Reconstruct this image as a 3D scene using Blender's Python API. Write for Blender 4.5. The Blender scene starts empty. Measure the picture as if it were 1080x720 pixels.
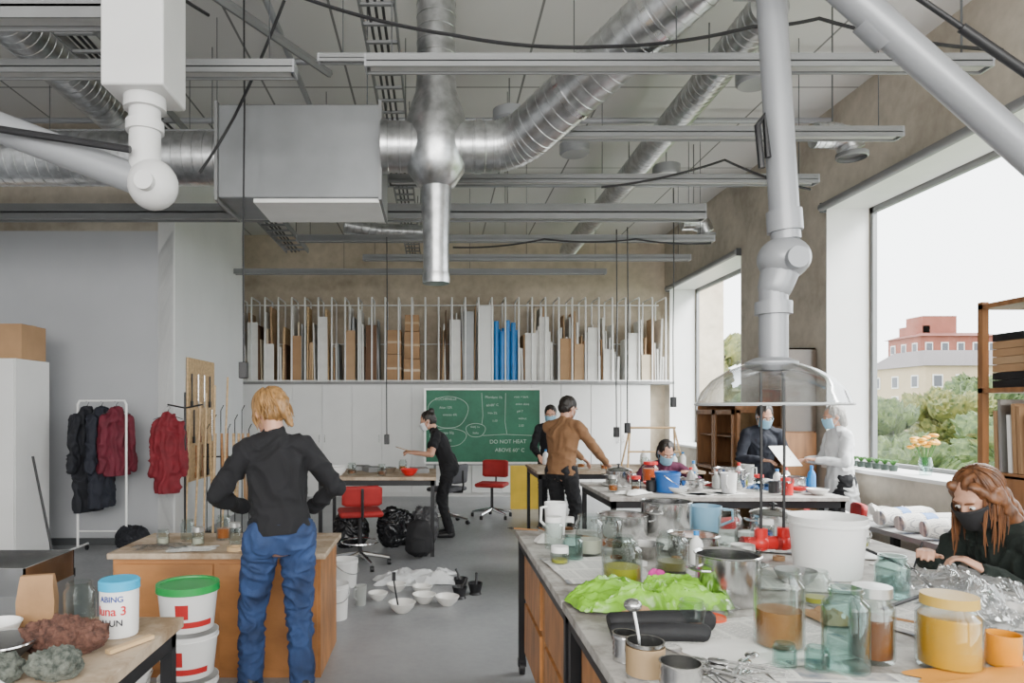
import bpy, bmesh, math, random
from mathutils import Vector, Matrix, Euler, noise
random.seed(7)
SC=bpy.context.scene; COL=SC.collection
V=Vector; pi=math.pi
# ---------------------------------------------------------------- builders
class B:
    def __init__(s): s.bm=bmesh.new(); s.mi=0
    def f(s,vs):
        try:
            f=s.bm.faces.new(vs); f.material_index=s.mi; f.smooth=True
        except ValueError: pass
    def box(s,c,d,r=(0,0,0)):
        R=Euler(r).to_matrix(); c=V(c)
        vs=[s.bm.verts.new(c+R@V((x*d[0]/2,y*d[1]/2,z*d[2]/2))) for x in(-1,1) for y in(-1,1) for z in(-1,1)]
        for q in((0,1,3,2),(4,6,7,5),(0,4,5,1),(2,3,7,6),(0,2,6,4),(1,5,7,3)): s.f([vs[i] for i in q])
        return s
    def bb(s,x0,x1,y0,y1,z0,z1): return s.box(((x0+x1)/2,(y0+y1)/2,(z0+z1)/2),(abs(x1-x0),abs(y1-y0),abs(z1-z0)))
    def rings(s,rs,cap=True,loop=False):
        vr=[[s.bm.verts.new(p) for p in r] for r in rs]
        n=len(vr[0])
        rng=range(len(vr)) if loop else range(len(vr)-1)
        for i in rng:
            a=vr[i]; b=vr[(i+1)%len(vr)]
            for k in range(n): s.f([a[k],a[(k+1)%n],b[(k+1)%n],b[k]])
        if cap and not loop: s.f(vr[0][::-1]); s.f(vr[-1])
        return s
    def sweep(s,pts,r,n=10,cap=True):
        pts=[V(p) for p in pts]; m=len(pts)
        rr=r if isinstance(r,(list,tuple)) else [r]*m
        t=(pts[1]-pts[0]).normalized()
        u=t.orthogonal().normalized(); out=[]
        for i,p in enumerate(pts):
            if i==0: tt=pts[1]-pts[0]
            elif i==m-1: tt=pts[-1]-pts[-2]
            else: tt=(pts[i+1]-pts[i]).normalized()+(pts[i]-pts[i-1]).normalized()
            if tt.length<1e-9: tt=t
            tt=tt.normalized(); q=t.rotation_difference(tt); u=q@u; t=tt
            w=t.cross(u).normalized()
            out.append([p+(u*math.cos(a)+w*math.sin(a))*rr[i] for a in [2*pi*k/n for k in range(n)]])
        return s.rings(out,cap)
    def cyl(s,p0,p1,r0,r1=None,n=20): return s.sweep([p0,p1],[r0,r0 if r1 is None else r1],n)
    def lathe(s,prof,n=28,c=(0,0,0),cap=False):
        c=V(c)
        return s.rings([[c+V((r*math.cos(2*pi*k/n),r*math.sin(2*pi*k/n),z)) for k in range(n)] for r,z in prof],cap)
    def ell(s,c,r,R=None,n=14):
        c=V(c); R=R or Matrix.Identity(3); rs=[]
        for i in range(n+1):
            a=-pi/2+pi*i/n; a=max(-pi/2+.02,min(pi/2-.02,a))
            rs.append([c+R@V((r[0]*math.cos(a)*math.cos(2*pi*k/(n*2)),r[1]*math.cos(a)*math.sin(2*pi*k/(n*2)),r[2]*math.sin(a))) for k in range(n*2)])
        return s.rings(rs)
    def limb(s,p0,p1,r0,r1,side=None,n=14):
        p0=V(p0);p1=V(p1)
        if not isinstance(r0,(tuple,list)): r0=(r0,r0)
        if not isinstance(r1,(tuple,list)): r1=(r1,r1)
        a=(p1-p0); L=a.length; a=a.normalized() if L>1e-6 else V((0,0,1))
        u=V(side) if side is not None else a.orthogonal()
        u=(u-a*u.dot(a)).normalized(); v=a.cross(u); rs=[]
        def ring(c,ru,rv): return [c+u*math.cos(2*pi*k/n)*ru+v*math.sin(2*pi*k/n)*rv for k in range(n)]
        for i in range(6):
            t=-pi/2+.05+(pi/2-.05)*i/5; rs.append(ring(p0+a*math.sin(t)*min(r0),r0[0]*math.cos(t),r0[1]*math.cos(t)))
        for i in range(6):
            t=(pi/2-.05)*i/5; rs.append(ring(p1+a*math.sin(t)*min(r1),r1[0]*math.cos(t),r1[1]*math.cos(t)))
        return s.rings(rs)
    def grid(s,fn,nu,nv):
        vs=[[s.bm.verts.new(fn(i/nu,j/nv)) for j in range(nv+1)] for i in range(nu+1)]
        for i in range(nu):
            for j in range(nv): s.f([vs[i][j],vs[i+1][j],vs[i+1][j+1],vs[i][j+1]])
        return s
    def mesh(s,name,sharp=38):
        bmesh.ops.recalc_face_normals(s.bm,faces=s.bm.faces)
        me=bpy.data.meshes.new(name); s.bm.to_mesh(me); s.bm.free()
        try: me.set_sharp_from_angle(angle=math.radians(sharp))
        except Exception: pass
        return me
def mk(b,name,mats,par=None,loc=(0,0,0),rot=(0,0,0),bev=0,solid=0,label=None,cat=None,group=None,kind=None):
    me=b if isinstance(b,bpy.types.Mesh) else b.mesh(name)
    o=bpy.data.objects.new(name,me); COL.objects.link(o)
    if not isinstance(mats,(list,tuple)): mats=[mats]
    for m in mats: me.materials.append(m)
    o.location=loc; o.rotation_euler=rot
    if par: o.parent=par
    if solid:
        m=o.modifiers.new('s','SOLIDIFY'); m.thickness=solid
    if bev:
        m=o.modifiers.new('b','BEVEL'); m.width=bev; m.segments=2; m.limit_method='ANGLE'
    if label: o['label']=label
    if cat: o['category']=cat
    if group: o['group']=group
    if kind: o['kind']=kind
    return o
def T(name,label,cat,loc=(0,0,0),rz=0,group=None,rot=None):
    o=bpy.data.objects.new(name,None); COL.objects.link(o); o.location=loc
    o.rotation_euler=rot if rot else (0,0,rz); o.empty_display_size=.05
    o['label']=label; o['category']=cat
    if group: o['group']=group
    return o
def dup(o,loc=None,rz=None,par=None,sc=None,label=None):
    c=o.copy(); COL.objects.link(c)
    if par: c.parent=par
    if loc is not None: c.location=loc
    if rz is not None: c.rotation_euler=(0,0,rz)
    if sc is not None: c.scale=(sc,sc,sc) if not isinstance(sc,tuple) else sc
    if label: c['label']=label
    for ch in [x for x in o.children]:
        if ch is not c: dup(ch,par=c)
    return c
def fuse(b,vox,sm=4,folds=0,ff=9,aniso=(1,1,.45),seed=0,cut=None):
    me=b.mesh('tmp'); o=bpy.data.objects.new('tmp',me); COL.objects.link(o)
    m=o.modifiers.new('r','REMESH'); m.mode='VOXEL'; m.voxel_size=vox; m.use_smooth_shade=True
    if sm:
        m=o.modifiers.new('s','SMOOTH'); m.iterations=sm; m.factor=.5
    dg=bpy.context.evaluated_depsgraph_get(); dg.update()
    out=bpy.data.meshes.new_from_object(o.evaluated_get(dg))
    bpy.data.objects.remove(o); bpy.data.meshes.remove(me)
    if folds:
        ns=[v.normal.copy() for v in out.vertices]
        for v,nn in zip(out.vertices,ns):
            c=v.co; q=V((c.x*aniso[0],c.y*aniso[1],c.z*aniso[2]))*ff+V((seed,seed*2,0))
            k=noise.noise(q+V((noise.noise(c*4)*1.5,0,noise.noise(c*5+V((3,3,3)))*1.5)))
            k=1-2.4*abs(k)  # ridged
            v.co=c+nn*folds*max(-.35,k-.35)
    if cut:
        bm=bmesh.new(); bm.from_mesh(out)
        for co,no in cut: bmesh.ops.bisect_plane(bm,geom=bm.verts[:]+bm.edges[:]+bm.faces[:],plane_co=co,plane_no=no,clear_inner=True)
        bm.to_mesh(out); bm.free()
    for p in out.polygons: p.use_smooth=True
    out.materials.clear()
    return out
# ---------------------------------------------------------------- materials
MC={}
def nodes(name):
    m=bpy.data.materials.new(name); m.use_nodes=True
    nt=m.node_tree; return m,nt,nt.nodes['Principled BSDF']
def mat(name,c,r=.5,m=0,var=.1,sc=5,bump=0,bs=40,stretch=(1,1,1),coat=0,emit=0,trans=0,alpha=1,wave=False):
    if name in MC: return MC[name]
    M,nt,P=nodes(name); L=nt.links
    tc=nt.nodes.new('ShaderNodeTexCoord'); mp=nt.nodes.new('ShaderNodeMapping'); mp.inputs['Scale'].default_value=stretch
    L.new(tc.outputs['Object'],mp.inputs[0])
    n=nt.nodes.new('ShaderNodeTexNoise'); n.inputs['Scale'].default_value=sc; n.inputs['Detail'].default_value=6
    L.new(mp.outputs[0],n.inputs['Vector'])
    cr=nt.nodes.new('ShaderNodeValToRGB')
    cr.color_ramp.elements[0].position=.3; cr.color_ramp.elements[1].position=.7
    lo=[max(0,x*(1-var)) for x in c]; hi=[min(1,x*(1+var)) for x in c]
    cr.color_ramp.elements[0].color=(*lo,1); cr.color_ramp.elements[1].color=(*hi,1)
    L.new(n.outputs['Fac'],cr.inputs[0]); L.new(cr.outputs[0],P.inputs['Base Color'])
    P.inputs['Roughness'].default_value=r; P.inputs['Metallic'].default_value=m
    if coat: P.inputs['Coat Weight'].default_value=coat
    if trans: P.inputs['Transmission Weight'].default_value=trans
    if alpha<1: P.inputs['Alpha'].default_value=alpha
    if bump:
        n2=nt.nodes.new('ShaderNodeTexNoise'); n2.inputs['Scale'].default_value=bs; n2.inputs['Detail'].default_value=4
        L.new(mp.outputs[0],n2.inputs['Vector'])
        bp=nt.nodes.new('ShaderNodeBump'); bp.inputs['Strength'].default_value=bump; bp.inputs['Distance'].default_value=.01
        L.new(n2.outputs['Fac'],bp.inputs['Height']); L.new(bp.outputs[0],P.inputs['Normal'])
    MC[name]=M; return M
def glass(name,c=(.93,.97,.96),g=.16,rough=.03):
    if name in MC: return MC[name]
    M=bpy.data.materials.new(name); M.use_nodes=True; nt=M.node_tree; nt.nodes.clear(); L=nt.links
    o=nt.nodes.new('ShaderNodeOutputMaterial'); mx=nt.nodes.new('ShaderNodeMixShader'); tr=nt.nodes.new('ShaderNodeBsdfTransparent'); gl=nt.nodes.new('ShaderNodeBsdfGlossy')
    lw=nt.nodes.new('ShaderNodeLayerWeight'); lw.inputs[0].default_value=g; tr.inputs[0].default_value=(*c,1); gl.inputs['Roughness'].default_value=rough
    L.new(lw.outputs['Facing'],mx.inputs[0]); L.new(tr.outputs[0],mx.inputs[1]); L.new(gl.outputs[0],mx.inputs[2]); L.new(mx.outputs[0],o.inputs[0])
    MC[name]=M; return M
def concrete(name,c):
    M,nt,P=nodes(name); L=nt.links
    tc=nt.nodes.new('ShaderNodeTexCoord')
    n=nt.nodes.new('ShaderNodeTexNoise'); n.inputs['Scale'].default_value=.9; n.inputs['Detail'].default_value=9; n.inputs['Roughness'].default_value=.62
    n2=nt.nodes.new('ShaderNodeTexNoise'); n2.inputs['Scale'].default_value=9; n2.inputs['Detail'].default_value=8
    L.new(tc.outputs['Object'],n.inputs[0]); L.new(tc.outputs['Object'],n2.inputs[0])
    a=nt.nodes.new('ShaderNodeMath'); a.operation='MULTIPLY_ADD'; a.inputs[1].default_value=.3
    L.new(n2.outputs['Fac'],a.inputs[0]); L.new(n.outputs['Fac'],a.inputs[2])
    cr=nt.nodes.new('ShaderNodeValToRGB'); e=cr.color_ramp.elements
    e[0].position=.45; e[0].color=(c[0]*.66,c[1]*.64,c[2]*.6,1); e[1].position=.82; e[1].color=(min(1,c[0]*1.2),min(1,c[1]*1.2),min(1,c[2]*1.18),1)
    L.new(a.outputs[0],cr.inputs[0]); L.new(cr.outputs[0],P.inputs['Base Color']); P.inputs['Roughness'].default_value=.75
    bp=nt.nodes.new('ShaderNodeBump'); bp.inputs['Strength'].default_value=.15; bp.inputs['Distance'].default_value=.02
    L.new(n2.outputs['Fac'],bp.inputs['Height']); L.new(bp.outputs[0],P.inputs['Normal'])
    MC[name]=M; return M
def wood(name,c,r=.5,sc=3,stretch=(1,8,8),var=.25): return mat(name,c,r,0,var,sc,.1,30,stretch)
concM=concrete('concrete',(.50,.43,.34))
concW=concrete('concrete_side',(.46,.415,.355))
wallG=mat('grey_plaster',(.40,.41,.43),.7,0,.05,1.5,.05,60)
wallW=mat('white_plaster',(.68,.69,.69),.7,0,.04,1.5,.04,60)
ceilM,nt,P=nodes('ceiling_panel'); L=nt.links
tc=nt.nodes.new('ShaderNodeTexCoord'); br=nt.nodes.new('ShaderNodeTexBrick'); br.offset=.0
br.inputs['Scale'].default_value=1; br.inputs['Brick Width'].default_value=.9; br.inputs['Row Height'].default_value=2.4; br.inputs['Mortar Size'].default_value=.012
br.inputs['Color1'].default_value=(.66,.655,.64,1); br.inputs['Color2'].default_value=(.61,.605,.595,1); br.inputs['Mortar'].default_value=(.2,.2,.2,1)
L.new(tc.outputs['Object'],br.inputs[0]); L.new(br.outputs[0],P.inputs['Base Color']); P.inputs['Roughness'].default_value=.8
floorM,nt,P=nodes('resin_floor'); L=nt.links
tc=nt.nodes.new('ShaderNodeTexCoord'); n1=nt.nodes.new('ShaderNodeTexNoise'); n1.inputs['Scale'].default_value=.8; n1.inputs['Detail'].default_value=10; n1.inputs['Roughness'].default_value=.65
n2=nt.nodes.new('ShaderNodeTexNoise'); n2.inputs['Scale'].default_value=22; n2.inputs['Detail'].default_value=6
vo=nt.nodes.new('ShaderNodeTexVoronoi'); vo.inputs['Scale'].default_value=5
for q in(n1,n2,vo): L.new(tc.outputs['Object'],q.inputs[0])
cr=nt.nodes.new('ShaderNodeValToRGB'); e=cr.color_ramp.elements; e[0].position=.3; e[0].color=(.20,.205,.215,1); e[1].position=.72; e[1].color=(.32,.325,.335,1)
L.new(n1.outputs['Fac'],cr.inputs[0])
cr2=nt.nodes.new('ShaderNodeValToRGB'); e=cr2.color_ramp.elements; e[0].position=.03; e[0].color=(1.5,1.5,1.5,1); e[1].position=.06; e[1].color=(1,1,1,1)
L.new(vo.outputs['Distance'],cr2.inputs[0])
mx=nt.nodes.new('ShaderNodeMixRGB'); mx.blend_type='MULTIPLY'; mx.inputs[0].default_value=.6; L.new(cr.outputs[0],mx.inputs[1]); L.new(cr2.outputs[0],mx.inputs[2])
L.new(mx.outputs[0],P.inputs['Base Color'])
mr=nt.nodes.new('ShaderNodeMapRange'); mr.inputs[3].default_value=.22; mr.inputs[4].default_value=.5; L.new(n2.outputs['Fac'],mr.inputs[0]); L.new(mr.outputs[0],P.inputs['Roughness'])
steel=mat('stainless_steel',(.60,.60,.60),.2,1,.15,9)
galv=mat('galvanised_duct',(.52,.53,.54),.3,1,.25,14)
galvB=mat('galvanised_box',(.22,.23,.24),.5,.5,.1,3)
railM=mat('rail_grey',(.22,.225,.23),.5,.3,.06,4)
railD=mat('rail_dark',(.08,.085,.09),.5,.3,.06,4)
armM=mat('arm_grey',(.30,.31,.33),.35,.2,.05,4)
armW=mat('arm_white',(.62,.62,.62),.35,0,.04,4)
blk=mat('black_plastic',(.010,.010,.012),.45,0,.2,8)
blkS=mat('black_steel',(.015,.015,.017),.4,.4,.2,8)
white=mat('white_paint',(.74,.74,.73),.4,0,.03,4)
whiteP=mat('white_plastic',(.78,.78,.77),.35,0,.04,5)
redU=mat('red_upholstery',(.30,.012,.012),.75,0,.15,8,.1,120)
redP=mat('red_plastic',(.6,.015,.015),.35,0,.08,5)
chrome=mat('chrome',(.7,.7,.7),.15,1,.05,5)
ply=wood('plywood',(.36,.17,.06),.5)
plyO=wood('orange_plywood',(.36,.155,.05),.45,2.2,(1,6,2),.35)
plyL=wood('light_plywood',(.56,.38,.20),.55)
oak=wood('oak',(.27,.125,.05),.5,3,(6,6,1))
cardb=mat('cardboard',(.38,.225,.115),.8,0,.12,4,.05,40)
blueP=mat('blue_plastic',(.01,.20,.55),.35,0,.1,5)
greenP=mat('green_plastic',(.01,.30,.06),.35,0,.1,5)
paper=mat('paper',(.78,.77,.74),.8,0,.04,6)
gl=glass('clear_glass',(.92,.95,.94),.13); glA=glass('aqua_glass',(.80,.91,.89),.15)
def stained(name,c1,c2,sc):
    M,nt,P=nodes(name); L=nt.links
    tc=nt.nodes.new('ShaderNodeTexCoord'); n=nt.nodes.new('ShaderNodeTexNoise'); n.inputs['Scale'].default_value=sc; n.inputs['Detail'].default_value=10; n.inputs['Roughness'].default_value=.7
    L.new(tc.outputs['Object'],n.inputs[0])
    cr=nt.nodes.new('ShaderNodeValToRGB'); e=cr.color_ramp.elements; e[0].position=.38; e[0].color=(*c2,1); e[1].position=.6; e[1].color=(*c1,1)
    L.new(n.outputs['Fac'],cr.inputs[0]); L.new(cr.outputs[0],P.inputs['Base Color']); P.inputs['Roughness'].default_value=.6
    MC[name]=M; return M
topM=stained('stained_table_top',(.48,.46,.43),(.20,.18,.16),6)
topW=stained('worn_plywood_top',(.48,.38,.28),(.24,.16,.09),5)
# printed newspaper: fine text lines grouped in columns with grey picture blocks
newsM,nt,P=nodes('newspaper'); L=nt.links
tc=nt.nodes.new('ShaderNodeTexCoord')
def brick(w,h,m,c1,c2,cm,off=.5):
    q=nt.nodes.new('ShaderNodeTexBrick'); q.offset=off; q.inputs['Scale'].default_value=1; q.inputs['Brick Width'].default_value=w; q.inputs['Row Height'].default_value=h; q.inputs['Mortar Size'].default_value=m
    q.inputs['Color1'].default_value=c1; q.inputs['Color2'].default_value=c2; q.inputs['Mortar'].default_value=cm; q.inputs['Bias'].default_value=0
    L.new(tc.outputs['Object'],q.inputs[0]); return q
W1=(.70,.69,.65,1)
tx=brick(.045,.009,.0028,(.24,.24,.25,1),(.42,.42,.42,1),W1,.37)
bl=brick(.13,.17,.008,(1,1,1,1),(0,0,0,1),(.5,.5,.5,1),.4)
cr=nt.nodes.new('ShaderNodeValToRGB'); cr.color_ramp.interpolation='CONSTANT'; e=cr.color_ramp.elements; e[0].position=0; e[0].color=(0,0,0,1); e[1].position=.3; e[1].color=(1,1,1,1)
L.new(bl.outputs[0],cr.inputs[0])
nz=nt.nodes.new('ShaderNodeTexNoise'); nz.inputs['Scale'].default_value=16; nz.inputs['Detail'].default_value=5; L.new(tc.outputs['Object'],nz.inputs[0])
cp=nt.nodes.new('ShaderNodeValToRGB'); e=cp.color_ramp.elements; e[0].position=.35; e[0].color=(.16,.18,.22,1); e[1].position=.65; e[1].color=(.62,.56,.5,1); L.new(nz.outputs['Fac'],cp.inputs[0])
m1=nt.nodes.new('ShaderNodeMixRGB'); L.new(cr.outputs[0],m1.inputs[0]); L.new(cp.outputs[0],m1.inputs[1]); L.new(tx.outputs[0],m1.inputs[2])
mxm=nt.nodes.new('ShaderNodeMixRGB'); mxm.inputs[0].default_value=1; L.new(bl.outputs['Fac'],mxm.inputs[0]); L.new(m1.outputs[0],mxm.inputs[1]); mxm.inputs[2].default_value=W1
L.new(mxm.outputs[0],P.inputs['Base Color']); P.inputs['Roughness'].default_value=.8; MC['newspaper']=newsM

# ---------------------------------------------------------------- SETTING
XR=4.45; XG=4.94; YB=13.3; ZC=5.0
mk(B().bb(-5.4,5.6,-4,YB+.4,-.2,0),'floor',floorM,kind='structure')
mk(B().bb(-5.4,5.6,-4,YB+.4,ZC,ZC+.2),'ceiling',ceilM,kind='structure')
mk(B().bb(-5.4,5.6,YB,YB+.3,0,ZC),'wall_back',concM,kind='structure')
mk(B().bb(-5.5,5.0,-4.3,-4,0,ZC),'wall_front',wallW,kind='structure')
mk(B().bb(-5.5,-3.12,8.1,8.35,0,3.72),'wall_left_front',wallG,kind='structure')
mk(B().bb(-5.5,-3.12,8.1,8.35,3.72,ZC),'wall_left_upper',concW,kind='structure')
mk(B().bb(-3.3,-3.1,8.1,10.96,0,ZC),'wall_left_side',wallW,kind='structure')
mk(B().bb(-4.0,-3.3,10.8,10.96,0,ZC),'wall_left_return',wallW,kind='structure')
mk(B().bb(-4.0,-3.8,10.96,YB,0,ZC),'wall_left_rear',wallW,kind='structure')
mk(B().bb(-5.5,-5.25,-4,8.1,0,ZC),'wall_left',wallG,kind='structure')
b=B(); zs=.95; zt=3.9
b.bb(XR,5.0,-4,YB,0,zs); b.bb(XR,5.0,-4,YB,zt,ZC); b.bb(XR,5.0,7.78,9.95,zs,zt); b.bb(XR,5.0,13.0,YB,zs,zt); b.bb(XR,5.0,1.6,3.0,zs,zt); b.bb(XR,5.0,-4,-3.5,zs,zt)
mk(b,'wall_right',concW,kind='structure')
mk(B().bb(-5.25,-3.13,8.07,8.1,0,.08),'baseboard_left',railD,kind='structure')
for i,(y0,y1) in enumerate([(3.0,7.78),(9.95,13.0),(-3.5,1.6)]):
    b=B(); b.bb(XR-.005,XG-.02,y1-.012,y1,zs,zt); b.bb(XR-.005,XG-.02,y0,y0+.012,zs,zt); b.bb(XR-.005,XG-.02,y0,y1,zt-.012,zt); b.bb(XR-.06,XG-.02,y0,y1,zs-.005,zs+.03)
    mk(b,'trim_%d'%(i+1),white,kind='structure')
    b=B()
    b.bb(XG,XG+.05,y0,y1,zs,zs+.07); b.bb(XG,XG+.05,y0,y1,zt-.07,zt); b.bb(XG,XG+.05,y0,y0+.06,zs,zt); b.bb(XG,XG+.05,y1-.06,y1,zs,zt)
    if i==2: b.bb(XG,XG+.05,-1,-.94,zs,zt)
    b.mi=1; b.bb(XG+.02,XG+.03,y0,y1,zs,zt)
    mk(b,'window_%d'%(i+1),[railM,glass('window_glass',(.98,.99,.99),.02)],kind='structure')
    if i<2:
        r=T('roller_blind','rolled-up grey roller blind along the window head','blind',(XR-.06,0,zt+.0))
        mk(B().cyl((0,y0,0),(0,y1,0),.045),'fabric_roll',railM,r)
        for yy in(y0,y1): mk(B().box((.02,yy,0),(.07,.02,.11)),'bracket',railD,r)
# ---------------------------------------------------------------- OUTSIDE
leaf=stained('leaf_green',(.13,.18,.05),(.03,.06,.018),1.9)
leafY=stained('leaf_yellow',(.24,.23,.06),(.06,.09,.025),1.9)
bark=mat('bark',(.10,.07,.05),.9)
mk(B().bb(10,300,-60,300,-12.5,-12),'ground_outside',mat('grass_ground',(.12,.16,.07),.9),kind='structure')
def canopy(R,seed):
    b=B(); random.seed(seed)
    for k in range(22):
        a=random.random()*6.3; q=R*.68*random.random()
        rr=R*random.uniform(.22,.4); b.ell((q*math.cos(a),q*math.sin(a),R*random.uniform(-.65,.8)),(rr,rr,rr*.85),None,18)
    for v in b.bm.verts:
        n=noise.noise(v.co*1.1+V((seed,0,0)))+.8*noise.noise(v.co*2.9)+1.0*noise.noise(v.co*6); v.co+=v.co.normalized()*n*R*.14
    return b.mesh('canopy')
cans=[canopy(4.5,s) for s in(3,5,8)]
for i,(x,y,z,s) in enumerate([(22.5,58,4.8,1),(31,74,1.5,.9),(37,56,-.6,.95),(46,62,.4,.9),(41,48,-1.5,.9),(55,68,1.2,1),(49,52,-1.6,1),(65,80,2.0,1.1),(32,46,-3,.9),(60,58,-1.5,1),(72,72,0.5,1.1)]):
    r=T('tree','leafy tree beside the buildings outside the window','tree',(x,y,-12),random.random()*6,'trees outside')
    mk(B().sweep([(0,0,0),(.1,0,5),(0,0,11+z)],[.45,.32,.15]),'trunk',bark,r)
    o=bpy.data.objects.new('canopy',cans[i%3].copy()); COL.objects.link(o); o.parent=r; o.location=(0,0,12+z-1.5); o.scale=(s,s,s); o.data.materials.append(leaf if i%3 else leafY)
def building(label,x0,x1,y0,y1,z1,wm,rm,nx,nz,roof=2.5):
    r=T('building',label,'building',((x0+x1)/2,(y0+y1)/2,-12)); w=x1-x0; d=y1-y0; h=z1+12
    mk(B().bb(-w/2,w/2,-d/2,d/2,0,h),'facade',wm,r)
    b=B(); e=.6
    b.rings([[V((-w/2-e,-d/2-e,h)),V((w/2+e,-d/2-e,h)),V((w/2+e,d/2+e,h)),V((-w/2-e,d/2+e,h))],[V((-w/2+2,-d/2+3,h+roof)),V((w/2-2,-d/2+3,h+roof)),V((w/2-2,d/2-3,h+roof)),V((-w/2+2,d/2-3,h+roof))]])
    mk(b,'roof',rm,r)
    wn=mat('far_window_glass',(.06,.065,.08),.3,0,.1); fr=mat('far_window_frame',(.7,.7,.68),.5)
    for ax in(0,1):
        n=nx if not ax else max(3,int(nx*d/w))
        for i in range(n):
            for j in range(nz):
                zz=h-2.2-j*3.1
                if ax==0: c=(-w/2+w*(i+.5)/n,-d/2-.06,zz); s1=(1.5,.12,1.9); s2=(1.15,.2,1.55)
                else: c=(-w/2-.06,-d/2+d*(i+.5)/n,zz); s1=(.12,1.5,1.9); s2=(.2,1.15,1.55)
                bb_=B().box(c,s1); bb_.mi=1; bb_.box(c,s2)
                mk(bb_,'window',[fr,wn],r)
    return r
tanM=mat('cream_render',(.46,.36,.23),.8,0,.05,.3); redB=mat('red_brick',(.24,.075,.05),.85,0,.12,.5); gR=mat('grey_roof',(.16,.14,.14),.7)
building('cream rendered apartment block with rows of windows',71,98,99,112,8.0,tanM,gR,8,4)
building('pale rendered apartment block partly behind trees',79,92,124,136,6,mat('grey_render',(.4,.4,.4),.8,0,.05,.3),gR,4,4)
r=building('red brick building with stepped top on the hill',98,114,138,148,16.5,redB,mat('red_roof',(.22,.07,.05),.8),5,3,1.0)
mk(B().bb(-5.5,1.5,-2,3,28.5,33).bb(-7,-4,-2,3,28.5,31),'roof_block',redB,r)
# ---------------------------------------------------------------- BACK CABINETS, RACK
cabW=mat('cabinet_white',(.72,.72,.71),.45,0,.03,3)
def cabinet(w,h,d,label,loc,rz=0,group=None,nd=2,m=None,name='storage_cabinet'):
    m=m or cabW
    r=T(name,label,'cabinet',loc,rz,group)
    mk(B().bb(-w/2,w/2,0,d,0,h),'body',m,r)
    for i in range(nd):
        dw=w/nd; x0=-w/2+dw*i
        dr=mk(B().bb(x0+.008,x0+dw-.008,-.022,-.002,.07,h-.01),'door',m,r,bev=.003)
        hx=x0+dw-.05 if i%2==0 else x0+.05
        mk(B().cyl((hx,-.05,1.0),(hx,-.05,1.14),.007).cyl((hx,-.05,1.01),(hx,-.02,1.01),.005).cyl((hx,-.05,1.13),(hx,-.02,1.13),.005),'handle',chrome,dr)
    return r
c0=cabinet(1.1,2.07,.55,'tall white two-door storage cabinet under the rack',(-3.2,12.6,0),0,'white wall cabinets')
for i in range(1,7): dup(c0,(-3.2+1.1*i,12.6,0))
mk(B().bb(-3.76,4.38,12.55,13.28,2.075,2.115),'shelf_board',mat('shelf_grey',(.22,.22,.22),.5),label='long grey shelf board on top of white cabinets',cat='shelf')
rk=T('storage_rack','white metal divider rack holding boards above cabinets','rack',(0,12.6,2.115))
for p,q,rr in(((-3.7,.02,.02),(4.3,.02,.02),.014),((-3.7,.6,1.5),(4.3,.6,1.5),.014),((-3.7,.6,.02),(4.3,.6,.02),.014),((-3.7,.6,.75),(4.3,.6,.75),.012)):
    mk(B().cyl(p,q,rr),'rail',whiteP,rk)
dv=mk(B().sweep([(0,.02,0),(0,.02,1.52),(0,.04,1.56),(0,.6,1.56),(0,.62,1.52),(0,.62,0)],.016,8),'divider',whiteP,rk,loc=(-3.66,0,0))
for i in range(1,33): dup(dv,(-3.66+i*.247,0,0),par=rk)
bm_=[mat('board_white',(.72,.71,.68),.7),mat('board_cream',(.60,.50,.36),.7),cardb,mat('board_tan',(.42,.27,.15),.7),mat('board_dark',(.14,.07,.035),.7),mat('board_grey',(.40,.41,.42),.7),plyL]
nm_=['white board','cream board','brown cardboard sheet','tan board','dark brown board','grey board','light plywood board']
random.seed(11)
for i in range(32):
    x=-3.66+i*.247
    if -1.0<x<-.15 or 1.0<x<1.5: continue
    n=random.choice([3,4,4,5])
    for k in range(n):
        h=random.uniform(.6,1.42) if x<2.9 else random.uniform(.4,1.2); t=random.uniform(.014,.04)
        ln=random.uniform(-.03,.03); xo=x+.035+k*.045
        m=random.choice(bm_+[bm_[0]]*3 if x<.2 else bm_[:4]+[bm_[0]]*5)
        mk(B().bb(-t/2,t/2,0,random.uniform(.35,.54),0,h),'board',m,loc=(xo,12.68,2.12),rot=(0,ln,0),label=nm_[bm_.index(m)]+' stored upright between rack dividers',cat='board',group='boards in the storage rack')
for k,(x,w,h,m) in enumerate([(-2.6,.2,.85,cardb),(-3.1,.19,.7,bm_[0]),(-3.4,.19,1.1,bm_[0]),(-2.1,.17,1.2,bm_[0]),(-1.6,.2,.95,bm_[3]),(.35,.2,1.15,bm_[0]),(.6,.19,1.3,bm_[5]),(1.75,.2,.9,bm_[0]),(2.0,.18,1.2,bm_[0]),(2.4,.2,.8,cardb),(2.65,.18,.7,bm_[3]),(2.9,.18,1.0,bm_[0]),(3.2,.2,.6,bm_[0]),(3.65,.17,.9,bm_[0]),(3.9,.18,.5,bm_[1]),(-1.2,.2,1.05,bm_[4])]):
    mk(B().bb(-w/2,w/2,0,.02,0,h),'panel',m,loc=(x,12.64,2.12),label='flat panel facing forward in the storage rack',cat='panel',group='front panels in the storage rack')
for j,(x,z,w,h) in enumerate([(-.78,0,.26,.5),(-.78,.51,.26,.45),(-.45,0,.3,.42),(-.45,.43,.28,.5),(-.45,.94,.26,.3)]):
    r=T('cardboard_box','closed brown cardboard box stacked in the rack','box',(x,12.66,2.12+z),0,'cardboard boxes in the rack')
    mk(B().bb(-w/2,w/2,0,.4,0,h),'carton',cardb,r,bev=.004); mk(B().bb(-w/2-.001,w/2+.001,-.002,.402,h*.5-.02,h*.5+.02),'packing_tape',mat('tape_tan',(.5,.35,.2),.3),r)
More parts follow.
